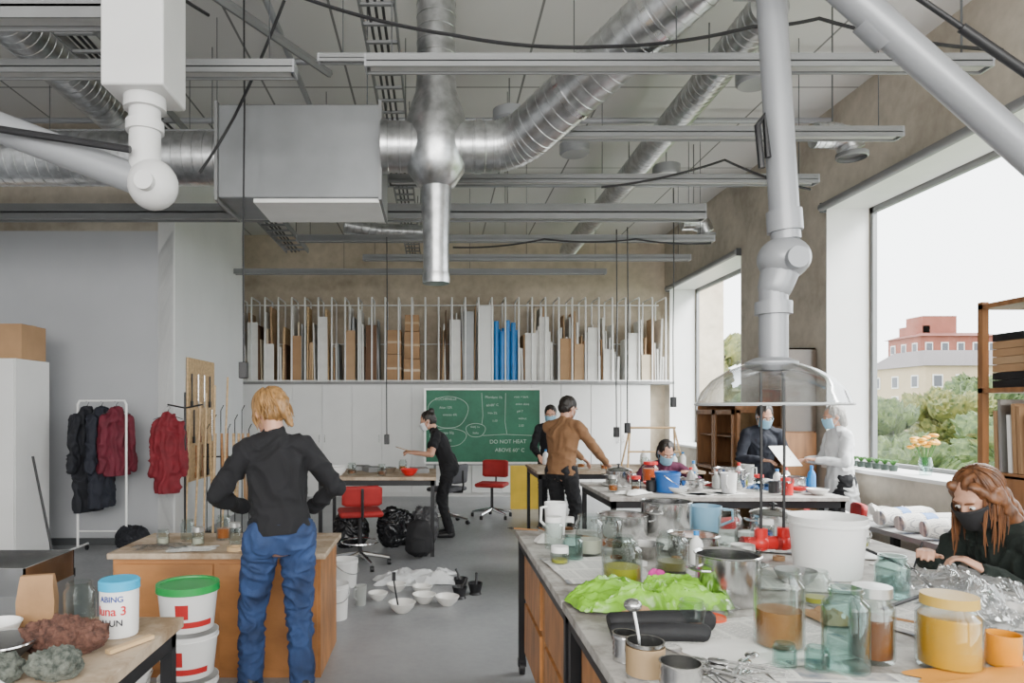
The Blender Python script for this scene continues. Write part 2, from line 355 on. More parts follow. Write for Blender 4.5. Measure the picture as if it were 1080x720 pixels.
for j in range(9):
    x=1.12+(j%4)*.105+(.05 if j//4%2 else 0); y=12.72+.1*(j//4)
    rr=.047; h=random.uniform(.8,1.15)
    mk(B().lathe([(rr*.6,0),(rr,0),(rr,h),(rr*.62,h),(rr*.6,.05)],18),'foil_roll',blueP,loc=(x,y,2.12),label='bright blue rolled plastic tube standing in the rack',cat='roll',group='blue rolls in the rack')
mk(B().bb(-.14,.14,0,.02,0,1.4),'panel',white,loc=(.92,12.62,2.12),label='tall white panel standing in the rack',cat='panel')
# ---------------------------------------------------------------- TEXT
def text(s,size,par,loc,rot,m,bend=0,name='lettering',off=.012):
    cu=bpy.data.curves.new('t','FONT'); cu.body=s; cu.size=size; cu.align_x='CENTER'; cu.extrude=.0006; cu.offset=size*off
    o=bpy.data.objects.new('t',cu); COL.objects.link(o)
    dg=bpy.context.evaluated_depsgraph_get(); dg.update()
    me=bpy.data.meshes.new_from_object(o.evaluated_get(dg)); bpy.data.objects.remove(o)
    if bend:
        for v in me.vertices:
            a=v.co.x/bend; v.co=V((bend*math.sin(a),-bend*math.cos(a)-v.co.z,v.co.y))
    me.materials.clear()
    return mk(me,name,m,par,loc,rot)
cb=T('chalkboard','green chalkboard on a stand covered in white chalk notes','chalkboard',(.78,11.4,0))
W,H=1.9,1.2; z0=.73
mk(B().bb(-W/2,W/2,0,.03,z0,z0+H),'board_surface',stained('chalk_green',(.028,.17,.095),(.016,.115,.062),2),cb)
b=B(); b.bb(-W/2-.03,W/2+.03,-.015,.04,z0-.03,z0); b.bb(-W/2-.03,W/2+.03,-.015,.04,z0+H,z0+H+.03); b.bb(-W/2-.03,-W/2,-.015,.04,z0,z0+H); b.bb(W/2,W/2+.03,-.015,.04,z0,z0+H)
mk(b,'frame',mat('alu_frame',(.7,.7,.68),.4,.3),cb)
mk(B().bb(-W/2,W/2,-.09,-.015,z0-.05,z0-.035),'chalk_tray',railM,cb)
lg=mk(B().bb(-.02,.02,.04,.08,.03,z0+H).bb(-.02,.02,-.25,.35,0,.04),'leg',railM,cb,loc=(-.8,0,0)); dup(lg,(.8,0,0),par=cb)
chalk=mat('chalk',(.45,.58,.51),.9)
for s,sz,x,z in [('COCHENILLE',.06,-.62,1.76),('Alun 12%',.055,-.62,1.62),('vinsten 6%',.055,-.55,1.50),('Krapp 50g',.055,-.6,1.20),('GREENS',.055,-.62,1.07),('skölj 1x',.05,-.13,1.30),('koka',.05,-.12,1.2),('Mordant 1h',.06,.18,1.79),('60-80° C',.055,.16,1.66),('iron 2%',.05,.16,1.53),('root + bark',.05,.64,1.80),('onion skins',.05,.66,1.68),('pH 7',.05,.62,1.56),('walnut',.05,.66,1.44),('1:10',.05,.2,1.40),('2:30',.05,.64,1.32),('DO NOT HEAT',.09,.42,1.04),('ABOVE 60° C',.085,.45,.90)]:
    text(s,sz,cb,(x,-.004,z),(pi/2,random.uniform(-.05,.05),0),chalk,name='chalk_writing',off=0)
def scr(cx,cz,rx,rz): return B().sweep([(cx+rx*math.cos(a)*(1+.08*math.sin(3*a)),-.004,cz+rz*math.sin(a)*(1+.06*math.cos(2*a))) for a in [2*pi*k/40 for k in range(42)]],.004,5)
for q in((-.58,1.56,.33,.28),(-.58,1.14,.30,.16),(-.12,1.26,.16,.12)): mk(scr(*q),'chalk_drawing',chalk,cb)
for q in([(-.02,-.004,1.88),(.0,-.004,1.5),(-.02,-.004,1.35)],[(.38,-.004,1.88),(.37,-.004,1.4),(.4,-.004,1.2)],[(0,-.004,1.17),(.35,-.004,1.19),(.85,-.004,1.17)]): mk(B().sweep(q,.004,5),'chalk_drawing',chalk,cb)
mk(B().bb(0,.5,0,.03,0,.7),'yellow_panel',mat('yellow_paint',(.75,.5,.03),.5),loc=(1.2,11.0,0),rot=(-.06,0,0),label='small yellow panel leaning below the chalkboard',cat='panel')
# ---------------------------------------------------------------- TABLES
def table(x0,x1,y0,y1,h,label,topm,legm=blkS,castors=False,t=.035,lw=.04,name='work_table'):
    r=T(name,label,'table',((x0+x1)/2,(y0+y1)/2,0)); w=(x1-x0); d=(y1-y0)
    mk(B().bb(-w/2,w/2,-d/2,d/2,h-t,h),'table_top',topm,r,bev=.003)
    mk(B().bb(-w/2+.02,w/2-.02,-d/2+.02,-d/2+.05,h-t-.06,h-t).bb(-w/2+.02,w/2-.02,d/2-.05,d/2-.02,h-t-.06,h-t).bb(-w/2+.02,-w/2+.05,-d/2+.02,d/2-.02,h-t-.06,h-t).bb(w/2-.05,w/2-.02,-d/2+.02,d/2-.02,h-t-.06,h-t),'apron',legm,r)
    zb=.09 if castors else 0
    for sx in(-1,1):
        for sy in(-1,1):
            px,py=sx*(w/2-.04),sy*(d/2-.04)
            lgo=mk(B().bb(px-lw/2,px+lw/2,py-lw/2,py+lw/2,zb,h-t),'leg',legm,r)
            if castors: mk(B().cyl((px-.015,py,.04),(px+.015,py,.04),.04).bb(px-.025,px+.025,py-.02,py+.02,.05,.09),'castor',blk,lgo)
    return r
XT=2.46; hw=(XT-.48)/2
t1=table(.48,XT,2.62,4.18,.87,'large workbench with stained top and castors',topM,castors=True)
t2=table(.48,XT,1.0,2.60,.87,'large workbench with stained top holding jars and tins',topM,castors=True)
for (r,ya,yb) in((t1,-.7,.7),(t2,-.7,.7)):
    for a_,b_ in((ya+.02,-.05),(.02,yb)):
        mk(B().bb(-hw+.06,-.25,a_,b_,.14,.80),'drawer_chest',ply,r)
        for z_,z2 in((.16,.45),(.48,.78)): mk(B().bb(-hw+.045,-hw+.06,a_+.04,b_-.04,z_,z2),'drawer_front',plyO,r)
table(1.45,3.45,5.7,6.9,.87,'black-framed work table covered with dyeing supplies',topM)
table(1.2,3.2,8.1,9.2,.87,'work table with trestle and loose paper',topW)
table(-1.3,.0,7.4,8.5,.87,'work table with bowls where a woman works',topW)
table(-3.2,-.89,.7,2.41,.87,'worktable with worn wood top holding rocks and jars',topW)
r=T('workbench','low plywood chest bench with closed orange wood sides','workbench',(-1.31,4.42,0))
mk(B().bb(-.62,.62,-.34,.30,.0,.71),'body',plyO,r); mk(B().bb(-.65,.65,-.36,.33,.71,.745),'top',topW,r,bev=.003)
mk(B().bb(-.60,-.02,-.355,-.34,.05,.68),'door',plyO,r); mk(B().bb(.02,.60,-.355,-.34,.05,.68),'door',plyO,r)
# ---------------------------------------------------------------- CHAIRS
def office_chair(loc,rz,m,label,sh=.46,foot=False,bh=.26):
    r=T('office_chair',label,'chair',loc,rz,'swivel chairs')
    b=B()
    for k in range(5):
        a=2*pi*k/5; b.sweep([(0,0,.13),(.3*math.cos(a),.3*math.sin(a),.075)],[.028,.016],8)
    mk(b,'star_base',chrome,r)
    for k in range(5):
        a=2*pi*k/5; x,y=.3*math.cos(a),.3*math.sin(a)
        mk(B().cyl((x-.018,y,.03),(x+.018,y,.03),.03,n=12),'castor',blk,r)
    mk(B().cyl((0,0,.1),(0,0,sh-.02),.022),'gas_column',blk,r)
    mk(B().bb(-.22,.22,-.21,.21,sh,sh+.06),'seat',m,r,bev=.028)
    if foot: mk(B().sweep([(.19*math.cos(a),.19*math.sin(a),.25) for a in [2*pi*k/24 for k in range(25)]],.009,6),'foot_ring',chrome,r)
    mk(B().sweep([(0,-.1,sh-.01),(0,-.25,sh),(0,-.27,sh+.1),(0,-.26,sh+.3)],.014,8),'back_support',blk,r)
    b=B().grid(lambda u,v:V(((u-.5)*.40,-.235-.03*math.sin(pi*u)+0.02*(1-v),sh+.12+v*bh-(.02 if u in(0,1) else 0)*(1 if v>.5 else -1))),10,6)
    mk(b,'backrest',m,r,solid=.04)
    return r
office_chair((.83,10.15,0),pi*.9,redU,'red swivel office chair with grey base standing in front of chalkboard')
office_chair((-.78,7.0,0),.2,redU,'red high swivel chair with chrome foot ring at table',.52,True,.2)
office_chair((3.0,5.25,0),1.2,redU,'red swivel chair beside the supply table',.5)
office_chair((.15,9.6,0),1.0,mat('grey_upholstery',(.08,.08,.09),.8),'dark grey swivel chair near the work table')
office_chair((1.9,5.0,0),0.3,redU,'red swivel chair pushed at the table end',.46)
# ---------------------------------------------------------------- SMALL THINGS
def jar(loc,r,h,liq=None,fill=.6,lid=None,g=None,label='clear glass jar on the table',neck=.8,name='glass_jar'):
    root=T(name,label,'jar',loc)
    t=.004
    prof=[(.001,0),(r*.92,0),(r,.012),(r,h*.76),(r*.97,h*.81),(r*neck,h*.88),(r*neck,h*.93),(r*neck+.003,h*.94),(r*neck+.003,h*.955),(r*neck,h*.96),(r*neck,h),(r*neck-t,h),(r*neck-t,h*.88),(r-t,h*.77),(r-t,.014),(.001,.01)]
    mk(B().lathe(prof,26),'glass',g or gl,root)
    if liq:
        hh=h*.78*fill
        mk(B().lathe([(.001,.012),(r-t*2,.014),(r-t*2,hh),(.001,hh)],24),'contents',liq,root)
    if lid: mk(B().lathe([(.001,h+.018),(r*neck+.004,h+.016),(r*neck+.005,h-.012),(r*neck+.001,h-.012),(r*neck+.001,h+.002),(.001,h+.002)],26),'lid',lid,root)
    return root
def pot(loc,r,h,lid=False,rz=0,label='stainless steel cooking pot on the table',inside=None):
    root=T('cooking_pot',label,'pot',loc,rz)
    t=.004
    mk(B().lathe([(.001,0),(r*.95,0),(r,.012),(r,h-.006),(r+.008,h),(r+.004,h+.003),(r-t,h-.004),(r-t,.012),(.001,.008)],36),'pot_body',steel,root)
    for s in(-1,1):
        mk(B().sweep([(s*r,-.045,h*.72),(s*(r+.035),-.04,h*.74),(s*(r+.045),0,h*.74),(s*(r+.035),.04,h*.74),(s*r,.045,h*.72)],.006,8),'handle',steel,root)
    if inside: mk(B().lathe([(.001,h*.7),(r-.006,h*.7),(r-.006,h*.68),(.001,h*.68)],30),'contents',inside,root)
    if lid:
        mk(B().lathe([(r+.006,h+.004),(r*.9,h+.014),(r*.4,h+.03),(.001,h+.032)],36),'lid',steel,root); mk(B().lathe([(.008,h+.03),(.008,h+.05),(.022,h+.055),(.001,h+.065)],16),'knob',blk,root)
    return root
def bucket(loc,r,h,m=None,lid=None,rz=0,label='white plastic bucket on the floor',bail=True):
    root=T('bucket',label,'bucket',loc,rz); m=m or whiteP; t=.003
    mk(B().lathe([(.001,0),(r*.84,0),(r*.86,.008),(r*.98,h*.85),(r*1.03,h*.86),(r*1.03,h*.89),(r,h*.9),(r*1.02,h),(r*1.02-t,h),(r*.97,h*.88),(r*.84,.01),(.001,.008)],36),'bucket_body',m,root)
    if lid: mk(B().lathe([(.001,h+.004),(r*.9,h+.004),(r*.92,h+.012),(r*1.05,h+.012),(r*1.06,h-.025),(r*1.04,h-.025),(r*1.04,h),(.001,h)],36),'lid',lid,root)
    if bail:
        pts=[(r*1.06*math.cos(a),0,h*.86-.09*math.sin(a)) for a in [pi*k/16 for k in range(17)]]
        pts=[(x,-math.sqrt(max(0,(r*1.06)**2-x*x)),z) for x,y,z in pts]
        mk(B().sweep(pts,.0035,6),'bail_handle',chrome if not lid else whiteP,root)
    return root
def bowl(loc,r,h,m,label='white ceramic bowl on the floor',rot=(0,0,0),group=None):
    b=B(); prof=[(.001,0),(r*.45,0),(r*.8,h*.45),(r,h),(r-.005,h+.002),(r*.76,h*.47),(r*.4,.008),(.001,.008)]
    b.lathe(prof,30)
    return mk(b,'bowl',m,loc=loc,rot=rot,label=label,cat='bowl',group=group)
def bottle(loc,r,h,m,cap,label='plastic bottle on the table'):
    root=T('bottle',label,'bottle',loc)
    mk(B().lathe([(.001,0),(r,.003),(r,h*.62),(r*.8,h*.74),(r*.35,h*.84),(r*.33,h*.9),(.001,h*.9)],22),'bottle_body',m,root)
    mk(B().lathe([(.001,h),(r*.4,h),(r*.42,h*.88),(.001,h*.88)],16),'cap',cap,root); return root
def jug(loc,r,h,m,rz=0,label='plastic measuring jug with a handle'):
    root=T('jug',label,'jug',loc,rz)
    b=B(); rs=[]; n=30
    for k,(rr,z) in enumerate([(.001,0),(r*.8,0),(r*.84,.01),(r,h),(r-.004,h),(r*.8,.014),(.001,.01)]):
        ring=[]
        for i in range(n):
            a=2*pi*i/n; e=1+(.22*max(0,math.cos(a))**8 if z>h*.8 else 0); ring.append(V((rr*e*math.cos(a),rr*e*math.sin(a),z)))
        rs.append(ring)
    b.rings(rs,False); mk(b,'jug_body',m,root)
    mk(B().sweep([(-r*.95,0,h*.9),(-r*1.6,0,h*.88),(-r*1.65,0,h*.5),(-r*.9,0,h*.3)],.008,8),'handle',m,root); return root
def can(loc,r,h,label='open tin can on the table',m=None,band=None):
    root=T('tin_can',label,'can',loc); prof=[(.001,0),(r,0)]
    for k in range(1,10): prof.append((r+(-.0015 if k%2 else .001),h*k/10))
    prof+=[(r+.002,h),(r-.003,h),(r-.003,.005),(.001,.005)]
    mk(B().lathe(prof,32),'can_body',m or steel,root)
    if band: mk(B().lathe([(r+.002,h*.12),(r+.002,h*.88)],32),'paper_label',band,root)
    return root
def crumple(loc,sx,sy,sz,m,label,name='plastic_sheet',cat='sheet',seed=0,n=60,rz=0,freq=5,eg=.3):
    def fn(u,v):
        x,y=(u-.5),(v-.5); e=max(0,1-max(abs(x),abs(y))*2)
        q=noise.noise(V((x*3.2,y*3.2,seed+5)))*eg; q2=noise.noise(V((x*3.2,y*3.2,seed+9)))*eg
        dome=min(1,e*2.2)
        lowf=.55+.9*noise.noise(V((x*freq*.7+seed,y*freq*.7,seed)))
        rd=0
        for a,fq in((1,freq*1.2),(.6,freq*2.6),(.3,freq*5.5)): rd+=a*(1-2.6*abs(noise.noise(V((x*fq+seed*1.7,y*fq*.9,seed+fq)))))
        z=sz*(dome*max(0,lowf)*.62+.17*max(-.6,rd)*min(1,e*6+.15))
        return V(((x+q*.6)*sx,(y-q2*.6)*sy,max(0,z)+.003+.002*rd*min(1,sz*20)))
    return mk(B().grid(fn,n,n),name,m,loc=loc,rot=(0,0,rz),label=label,cat=cat)
def bagm(loc,sx,sy,sz,m,label,name='bag',cat='bag',seed=0,folds=.03):
    b=B(); random.seed(seed)
    for k in range(4): b.ell((random.uniform(-.25,.25)*sx,random.uniform(-.25,.25)*sy,sz*random.uniform(.38,.5)),(sx*.34,sy*.36,sz*random.uniform(.38,.5)),None,10)
    me=fuse(b,max(sx,sz)/38,2,folds,8/max(sx,.2),(1,1,1),seed)
    mn=min(v.co.z for v in me.vertices)
    for v in me.vertices: v.co.z=max(0,v.co.z-max(mn,0))
    return mk(me,name,m,loc=loc,label=label,cat=cat)
H=.872
yel=mat('yellow_dye',(.62,.30,.006),.35,0,.08,9); ygr=mat('yellow_green_dye',(.30,.28,.02),.3,0,.2,12); brn=mat('brown_dye',(.14,.045,.012),.3,0,.15,9); amb=mat('amber_dye',(.34,.09,.01),.3,0,.2,9)
steelLid=mat('tin_lid',(.6,.6,.58),.3,.9); pale=mat('pale_liquid',(.45,.42,.34),.3); clearPl=mat('clear_plastic',(.6,.62,.6),.3,trans=.5)
wcl=mat('white_cloth',(.62,.60,.57),.8)
jar((.77,2.83,H),.082,.19,ygr,.55,None,None,'glass jar with yellow-green dye liquid')
jar((1.05,2.09,H),.072,.245,mat('tan_dye',(.30,.13,.04),.3,0,.2,12),.62,None,None,'tall glass jar half full of orange-brown dye')
jar((1.14,1.90,H),.061,.235,None,0,None,glA,'empty aqua glass jar on newspaper',.7)
jar((1.27,1.99,H),.06,.2,brn,.8,steelLid,None,'glass jar of amber dye with metal lid')
jar((1.45,1.93,H),.082,.19,yel,1.0,mat('yellow_lid',(.5,.32,.06),.4),None,'glass jar full of bright yellow dye paste')
jar((.985,1.93,H),.032,.07,None,0,None,glA,'small empty glass jar on bench'); jar((1.06,1.90,H),.032,.07,None,0,None,glA,'small empty glass jar on bench')
jar((.77,3.44,H),.068,.2,pale,.5,None,None,'glass jar with pale murky liquid')
jar((1.06,3.07,H),.07,.18,mat('olive_liquid',(.15,.13,.04),.3),.35,None,None,'wide glass jar with olive dregs')
jar((.92,3.6,H),.06,.17,amb,.3,None,None,'glass jar with a little orange dye'); jar((1.28,2.85,H),.055,.15,None,0,steelLid,None,'empty glass jar with metal lid')
jar((1.5,3.3,H),.055,.18,brn,.3,None,None,'glass jar with brown liquid near the bucket'); jar((.66,3.3,H),.05,.12,None,0,None,glA,'short empty glass jar on bench')
jar((.88,3.2,H),.055,.14,None,0,None,None,'empty glass jar among dye pots'); jar((.62,3.6,H),.05,.15,None,0,whiteP,None,'empty glass jar with white lid'); jar((1.55,3.6,H),.06,.2,None,0,None,None,'tall empty glass jar on bench'); jar((1.42,2.55,H),.05,.13,ygr,.3,None,None,'glass jar with green dregs'); jar((1.75,2.62,H),.06,.17,None,0,None,glA,'empty jar beside the white bucket')
jug((.68,3.9,H),.062,.2,whiteP,.5,'white plastic measuring jug on bench'); jug((1.6,4.05,H),.09,.16,mat('blue_clear',(.25,.48,.65),.3,trans=.3),2.8,'pale blue plastic jug on bench')
pot((1.11,2.6,H),.115,.18,False,.3,'large stainless steel pot with two handles')
pot((1.33,3.95,H),.14,.2,False,.8,'deep stainless steel pot at the bench end'); pot((1.05,3.85,H),.135,.14,False,.2,'wide stainless steel pot with brown liquid',brn)
pot((1.28,3.4,H),.12,.11,False,1.2,'shallow stainless steel pot with amber dye',amb); pot((1.95,3.95,H),.12,.13,True,.1,'stainless steel pot with lid on bench')
bucket((1.73,3.02,H),.155,.26,whiteP,None,2.2,'large white plastic bucket standing on the bench')
bowl((1.02,3.36,H),.1,.07,steel,'stainless steel mixing bowl on the bench'); bowl((1.5,2.85,H),.085,.06,mat('grey_ceramic',(.25,.25,.25),.4),'grey ceramic bowl on the bench')
bottle((1.2,3.15,H),.03,.17,whiteP,blueP,'white plastic bottle with blue cap'); bottle((1.9,3.5,H),.035,.22,clearPl,redP,'clear plastic bottle with red cap')
greenBag=mat('green_plastic_film',(.17,.40,.02),.22,0,.3,9,.4,25)
crumple((.80,2.58,H),.54,.30,.13,greenBag,'crumpled bright green plastic bag','plastic_bag','bag',3,80,.15,3.5)
b=B(); random.seed(4)
for k in range(16):
    a=random.random()*6.28; q=random.uniform(0,.03); b.ell((q*math.cos(a),q*math.sin(a),.03+random.uniform(0,.03)),(.018,.014,.02),None,6)
mk(b,'yarn_bundle',mat('magenta_wool',(.60,.03,.30),.8),loc=(.89,2.78,H+.005),label='small magenta yarn bundle by the green bag',cat='yarn')
for k,(x,y,l,rr,rz) in enumerate([(.73,2.22,.34,.035,.05),(.70,2.14,.30,.028,-.04),(.74,2.30,.3,.024,.1)]):
    mk(B().sweep([(-l/2,0,rr),(-l/2+.01,0,rr+.002),(0,.01,rr),(l/2-.01,0,rr+.003),(l/2,0,rr)],[rr*.8,rr,rr*1.06,rr,rr*.8],16),'cloth_roll',mat('black_cloth',(.008,.008,.010),.7,0,.3,10,.4,30),loc=(x,y,H),rot=(0,0,rz),label='rolled black cloth lying on the bench',cat='cloth')
mk(B().lathe([(.001,.01),(.045,.01),(.05,.015),(.052,0),(.001,0)],28),'jar_lid',mat('orange_plastic',(.70,.08,.02),.4),loc=(.95,2.36,H),label='orange-red round plastic lid on the bench',cat='lid')
can((.57,1.86,H),.05,.1,'tin can holding a steel ladle',None,mat('label_tan',(.32,.22,.12),.6)); can((.62,1.73,H),.052,.09,'open empty steel tin can on bench'); can((.55,1.99,H),.035,.08,'small tin can at the bench edge')
r=T('ladle','steel ladle standing in a tin can','ladle',(.565,1.87,H+.01)); mk(B().sweep([(0,0,.02),(-.01,.02,.12),(-.015,.03,.16)],.005,8),'handle',steel,r); mk(B().ell((-.018,.03,.175),(.025,.025,.018)),'ladle_bowl',steel,r)
random.seed(5)
for k in range(14):
    a=random.uniform(-1.2,1.2); r=T('spoon','metal spoon lying in a pile','spoon',(.76+random.uniform(-.05,.07),1.80+random.uniform(-.03,.05),H+.006+k*.004),a,'pile of spoons')
    mk(B().sweep([(0,-.09,0),(0,0,.004),(0,.05,.0)],[.004,.003,.004],6),'handle',steel,r); mk(B().ell((0,.07,0),(.018,.028,.006),None,8),'spoon_bowl',steel,r)
r=T('mug','glossy orange-yellow mug with a handle','mug',(1.62,1.95,H),.3); mo=mat('orange_glaze',(.64,.25,.008),.2)
mk(B().lathe([(.001,0),(.038,0),(.043,.01),(.043,.09),(.039,.09),(.038,.012),(.001,.01)],28),'mug_body',mo,r); mk(B().sweep([(.04,0,.075),(.07,0,.07),(.072,0,.035),(.04,0,.02)],.006,8),'handle',mo,r)
mk(B().lathe([(.001,.0),(.1,0),(.12,.006),(.115,.009),(.001,.006)],30),'plate',whiteP,loc=(2.12,3.42,H),label='white plate on the bench by the seated woman',cat='plate')
clearF=glass('clear_film',(.90,.915,.93),.33,.2)
crumple((2.0,2.62,H),.55,.42,.13,clearF,'crumpled clear plastic bag on the bench','plastic_bag','bag',9,70,.3,5)
crumple((1.85,2.2,H),.5,.4,.10,clearF,'loose clear plastic film on the bench','plastic_film','bag',14,70,.9,5)
crumple((2.18,3.85,H),.4,.3,.08,wcl,'crumpled off-white cloth on the bench','cloth','cloth',21,50,.2,3)
crumple((2.0,2.45,H),.5,.3,.05,wcl,'off-white rag under clear plastic','cloth','cloth',25,50,.6,3)
random.seed(77)
for k,(x,y,sx,sy,rz) in enumerate([(1.35,1.62,.9,.5,-.1),(1.0,2.15,.6,.42,.25),(1.75,2.45,.6,.42,.4),(1.4,2.95,.6,.42,-.2),(.74,3.1,.42,.5,.08),(1.1,3.7,.6,.4,.1),(1.8,3.65,.6,.42,-.3),(.72,1.6,.4,.5,.1),(2.0,1.85,.6,.42,.2)]):
    crumple((x,y,H-.001+.0006*k),sx,sy,.008,newsM,'printed newspaper sheet spread over the bench','newspaper','newspaper',60+k,24,rz,2,.05)
crumple((.92,2.05,H+.004),.34,.2,.008,paper,'white paper sheet near the bench edge','paper','paper',8,16,.3,2)
crumple((.80,3.75,H+.004),.25,.2,.006,paper,'white paper sheet among the jars','paper','paper',88,16,.3,2)
crumple((1.5,1.84,H+.006),.4,.14,.006,mat('orange_paper',(.62,.25,.02),.7),'orange paper strip under the jars','paper','paper',18,12,.2,2)
mk(B().bb(-.11,.11,-.15,.15,0,.006),'notepad',paper,loc=(2.18,3.1,H),rot=(0,0,.2),label='white notepad being written on',cat='paper')
random.seed(31)
smallcols=[whiteP,blueP,redP,paper,amb,steelLid,mat('grey_rubber',(.12,.12,.12),.7),cardb]
for k in range(48):
    x=random.uniform(.56,2.25); y=random.choice([random.uniform(3.1,4.05),random.uniform(2.2,2.55),random.uniform(3.5,4.1)])
    if 1.9<x and 2.8<y<3.6: continue
    c=random.random()
    if c<.35:
        rr=random.uniform(.018,.03); mk(B().lathe([(rr*.6,0),(rr,0),(rr,.02),(rr*.6,.02),(rr*.6,0)],18),'tape_roll',random.choice(smallcols),loc=(x,y,H),label='small roll of tape on the bench',cat='tape')
    elif c<.55:
        r=T('brush','thin wooden brush lying on the bench','brush',(x,y,H+.01),random.random()*3); mk(B().sweep([(0,0,0),(.12,0,0),(.15,0,.0)],[.004,.006,.005],7),'handle',ply,r); mk(B().sweep([(.15,0,0),(.165,0,0),(.19,0,-.001)],[.006,.008,.002],7),'bristles',blk,r)
    elif c<.7:
        s=random.uniform(.06,.12); crumple((x,y,H),s*2,s*1.5,.05,random.choice([paper,wcl,cardb,clearF]),'crumpled paper scrap on the bench','paper_scrap','paper',k,20,random.random()*3,3)
    else:
        jar((x,y,H),random.choice([.022,.035,.045]),random.uniform(.055,.13),random.choice([amb,ygr,brn,None,mat('blue_dye',(.01,.05,.25),.3)]),.5,random.choice([whiteP,None,steelLid]),None,'small sample jar of dye on the bench')
random.seed(17)
pot((2.75,6.4,H),.14,.18,False,.1,'stainless steel stock pot with rim'); pot((1.75,6.55,H),.12,.15,True,.1,'small steel pot with lid'); pot((2.3,6.2,H),.12,.1,False,.1,'low steel pan on the table',brn); pot((3.2,6.1,H),.11,.13,False,.4,'steel saucepan on the supply table')
jar((2.12,6.75,H),.08,.2,mat('orange_juice_dye',(.70,.10,.008),.3),.95,redP,None,'jar of bright orange-red dye')
bucket((2.05,6.05,H),.11,.18,mat('blue_bucket',(.02,.12,.4),.4),None,1,'small blue plastic bucket on the supply table'); jug((2.55,5.95,H),.07,.18,whiteP,1,'white plastic jug on the supply table'); jug((3.0,6.6,H),.07,.2,clearPl,2,'clear plastic jug on the supply table')
for k in range(46):
    x=random.uniform(1.55,3.35); y=random.uniform(5.8,6.8); c=k%6
    if c==0: bottle((x,y,H),.035,random.uniform(.15,.24),random.choice([whiteP,clearPl,blueP]),random.choice([blueP,redP,whiteP]),'plastic chemical bottle on the table')
    elif c==1: jar((x,y,H),.045,.13,random.choice([amb,brn,ygr,None]),.6,random.choice([None,steelLid,redP]),None,'glass jar on the supply table')
    elif c==2: bowl((x,y,H),.09,.05,random.choice([whiteP,steel,redP]),'shallow bowl on the supply table')
    elif c==3: can((x,y,H),.045,.1,'small tin can on the supply table',random.choice([steel,redP,blk]))
    elif c==4: crumple((x,y,H),.3,.2,.05,random.choice([paper,mat('blue_cloth',(.02,.07,.2),.8),newsM,redU,blk]),'crumpled cloth on the supply table','cloth','cloth',k,24,random.random()*3,3)
    else: mk(B().bb(-.12,.12,-.09,.09,0,.006),'paper_sheet',random.choice([paper,newsM]),loc=(x,y,H),rot=(0,0,random.random()),label='loose paper sheet on the supply table',cat='paper')
for k in range(14):
    x=random.uniform(1.35,3.1); y=random.uniform(8.2,9.1)
    if k%3==0: bottle((x,y,H),.04,.2,whiteP,blueP,'white bottle on the work table')
    elif k%3==1: jar((x,y,H),.05,.14,amb,.5,None,None,'jar of amber dye on table')
    else: bowl((x,y,H),.1,.06,whiteP,'white bowl on the work table')
r=T('trestle_frame','small wooden trestle frame on the work table','frame',(2.75,8.7,H))
for s in(-1,1): mk(B().sweep([(s*.35,-.15,0),(s*.28,0,.5),(s*.35,.15,0)],.013,6),'leg',plyL,r)
mk(B().cyl((-.3,0,.5),(.3,0,.5),.015),'crossbar',plyL,r); mk(B().cyl((-.33,-.1,.2),(.33,-.1,.2),.012),'crossbar',plyL,r)
for k,(x,y) in enumerate([(-1.15,8.0),(-.95,7.7),(-.75,8.1),(-.55,7.8),(-.4,8.2),(-.9,8.3),(-.3,7.6),(-.6,7.55),(-.2,8.0),(-1.1,7.6)]):
    if k%3==0: bowl((x,y,H),.1,.07,[whiteP,steel,redP][(k//3)%3],'bowl on the work table')
    elif k%3==1: jar((x,y,H),.05,.13,[amb,brn][k%2],.5,None,None,'jar of dye on the work table')
    else: mk(B().bb(-.14,.14,-.1,.1,0,.05),'tray',mat('grey_tray',(.2,.2,.2),.5),loc=(x,y,H),rot=(0,0,k),label='shallow grey tray on the work table',cat='tray')
blkBag=mat('black_bag_film',(.008,.008,.010),.25,0,.3,8)
bagm((-.5,8.0,0),.5,.4,.48,blkBag,'black plastic rubbish bag under the table',seed=2); bagm((-.98,8.05,0),.4,.4,.42,blkBag,'shiny black rubbish bag under the table',seed=4); bagm((-.12,8.1,0),.3,.35,.5,mat('grey_bag_film',(.07,.07,.075),.3),'grey bag standing under the table',seed=6)
r=T('backpack','black backpack standing on the floor','backpack',(-.18,7.35,0)); b=B(); b.limb((0,0,.12),(0,0,.34),(.16,.1),(.13,.08),(1,0,0))
me=fuse(b,.014,2,.012,9)
for v in me.vertices: v.co.z=max(.002,v.co.z)
bf=mat('black_fabric',(.010,.010,.012),.8)
mk(me,'pack_body',bf,r); b=B(); b.limb((0,-.1,.1),(0,-.1,.2),(.1,.03),(.09,.03),(1,0,0)); mk(b,'front_pocket',bf,r); mk(B().sweep([(-.04,0,.4),(-.03,0,.47),(.03,0,.47),(.04,0,.4)],.008,8),'carry_loop',blk,r)
bucket((-.77,5.24,0),.1,.27,None,None,.3,'small white plastic bucket on the floor'); bucket((-.83,6.2,0),.12,.25,None,None,1.,'white plastic bucket near the work table')
bucket((-1.1,6.6,0),.12,.25,None,redP,1.,'white bucket with red lid by the chair')
jug((-.62,5.6,0),.05,.16,clearPl,1,'clear plastic jug on the floor')
bw=mat('bowl_ceramic',(.72,.71,.68),.3)
for k,(x,y,rr) in enumerate([(-.49,5.75,.085),(-.27,5.4,.11),(-.1,5.66,.10),(.09,5.6,.10),(-.35,6.02,.09),(-.12,5.95,.09)]):
    bowl((x,y,0.0),rr,rr*.75,bw,'white plaster bowl standing on the floor',(0,0,0),'plaster bowls on the floor')
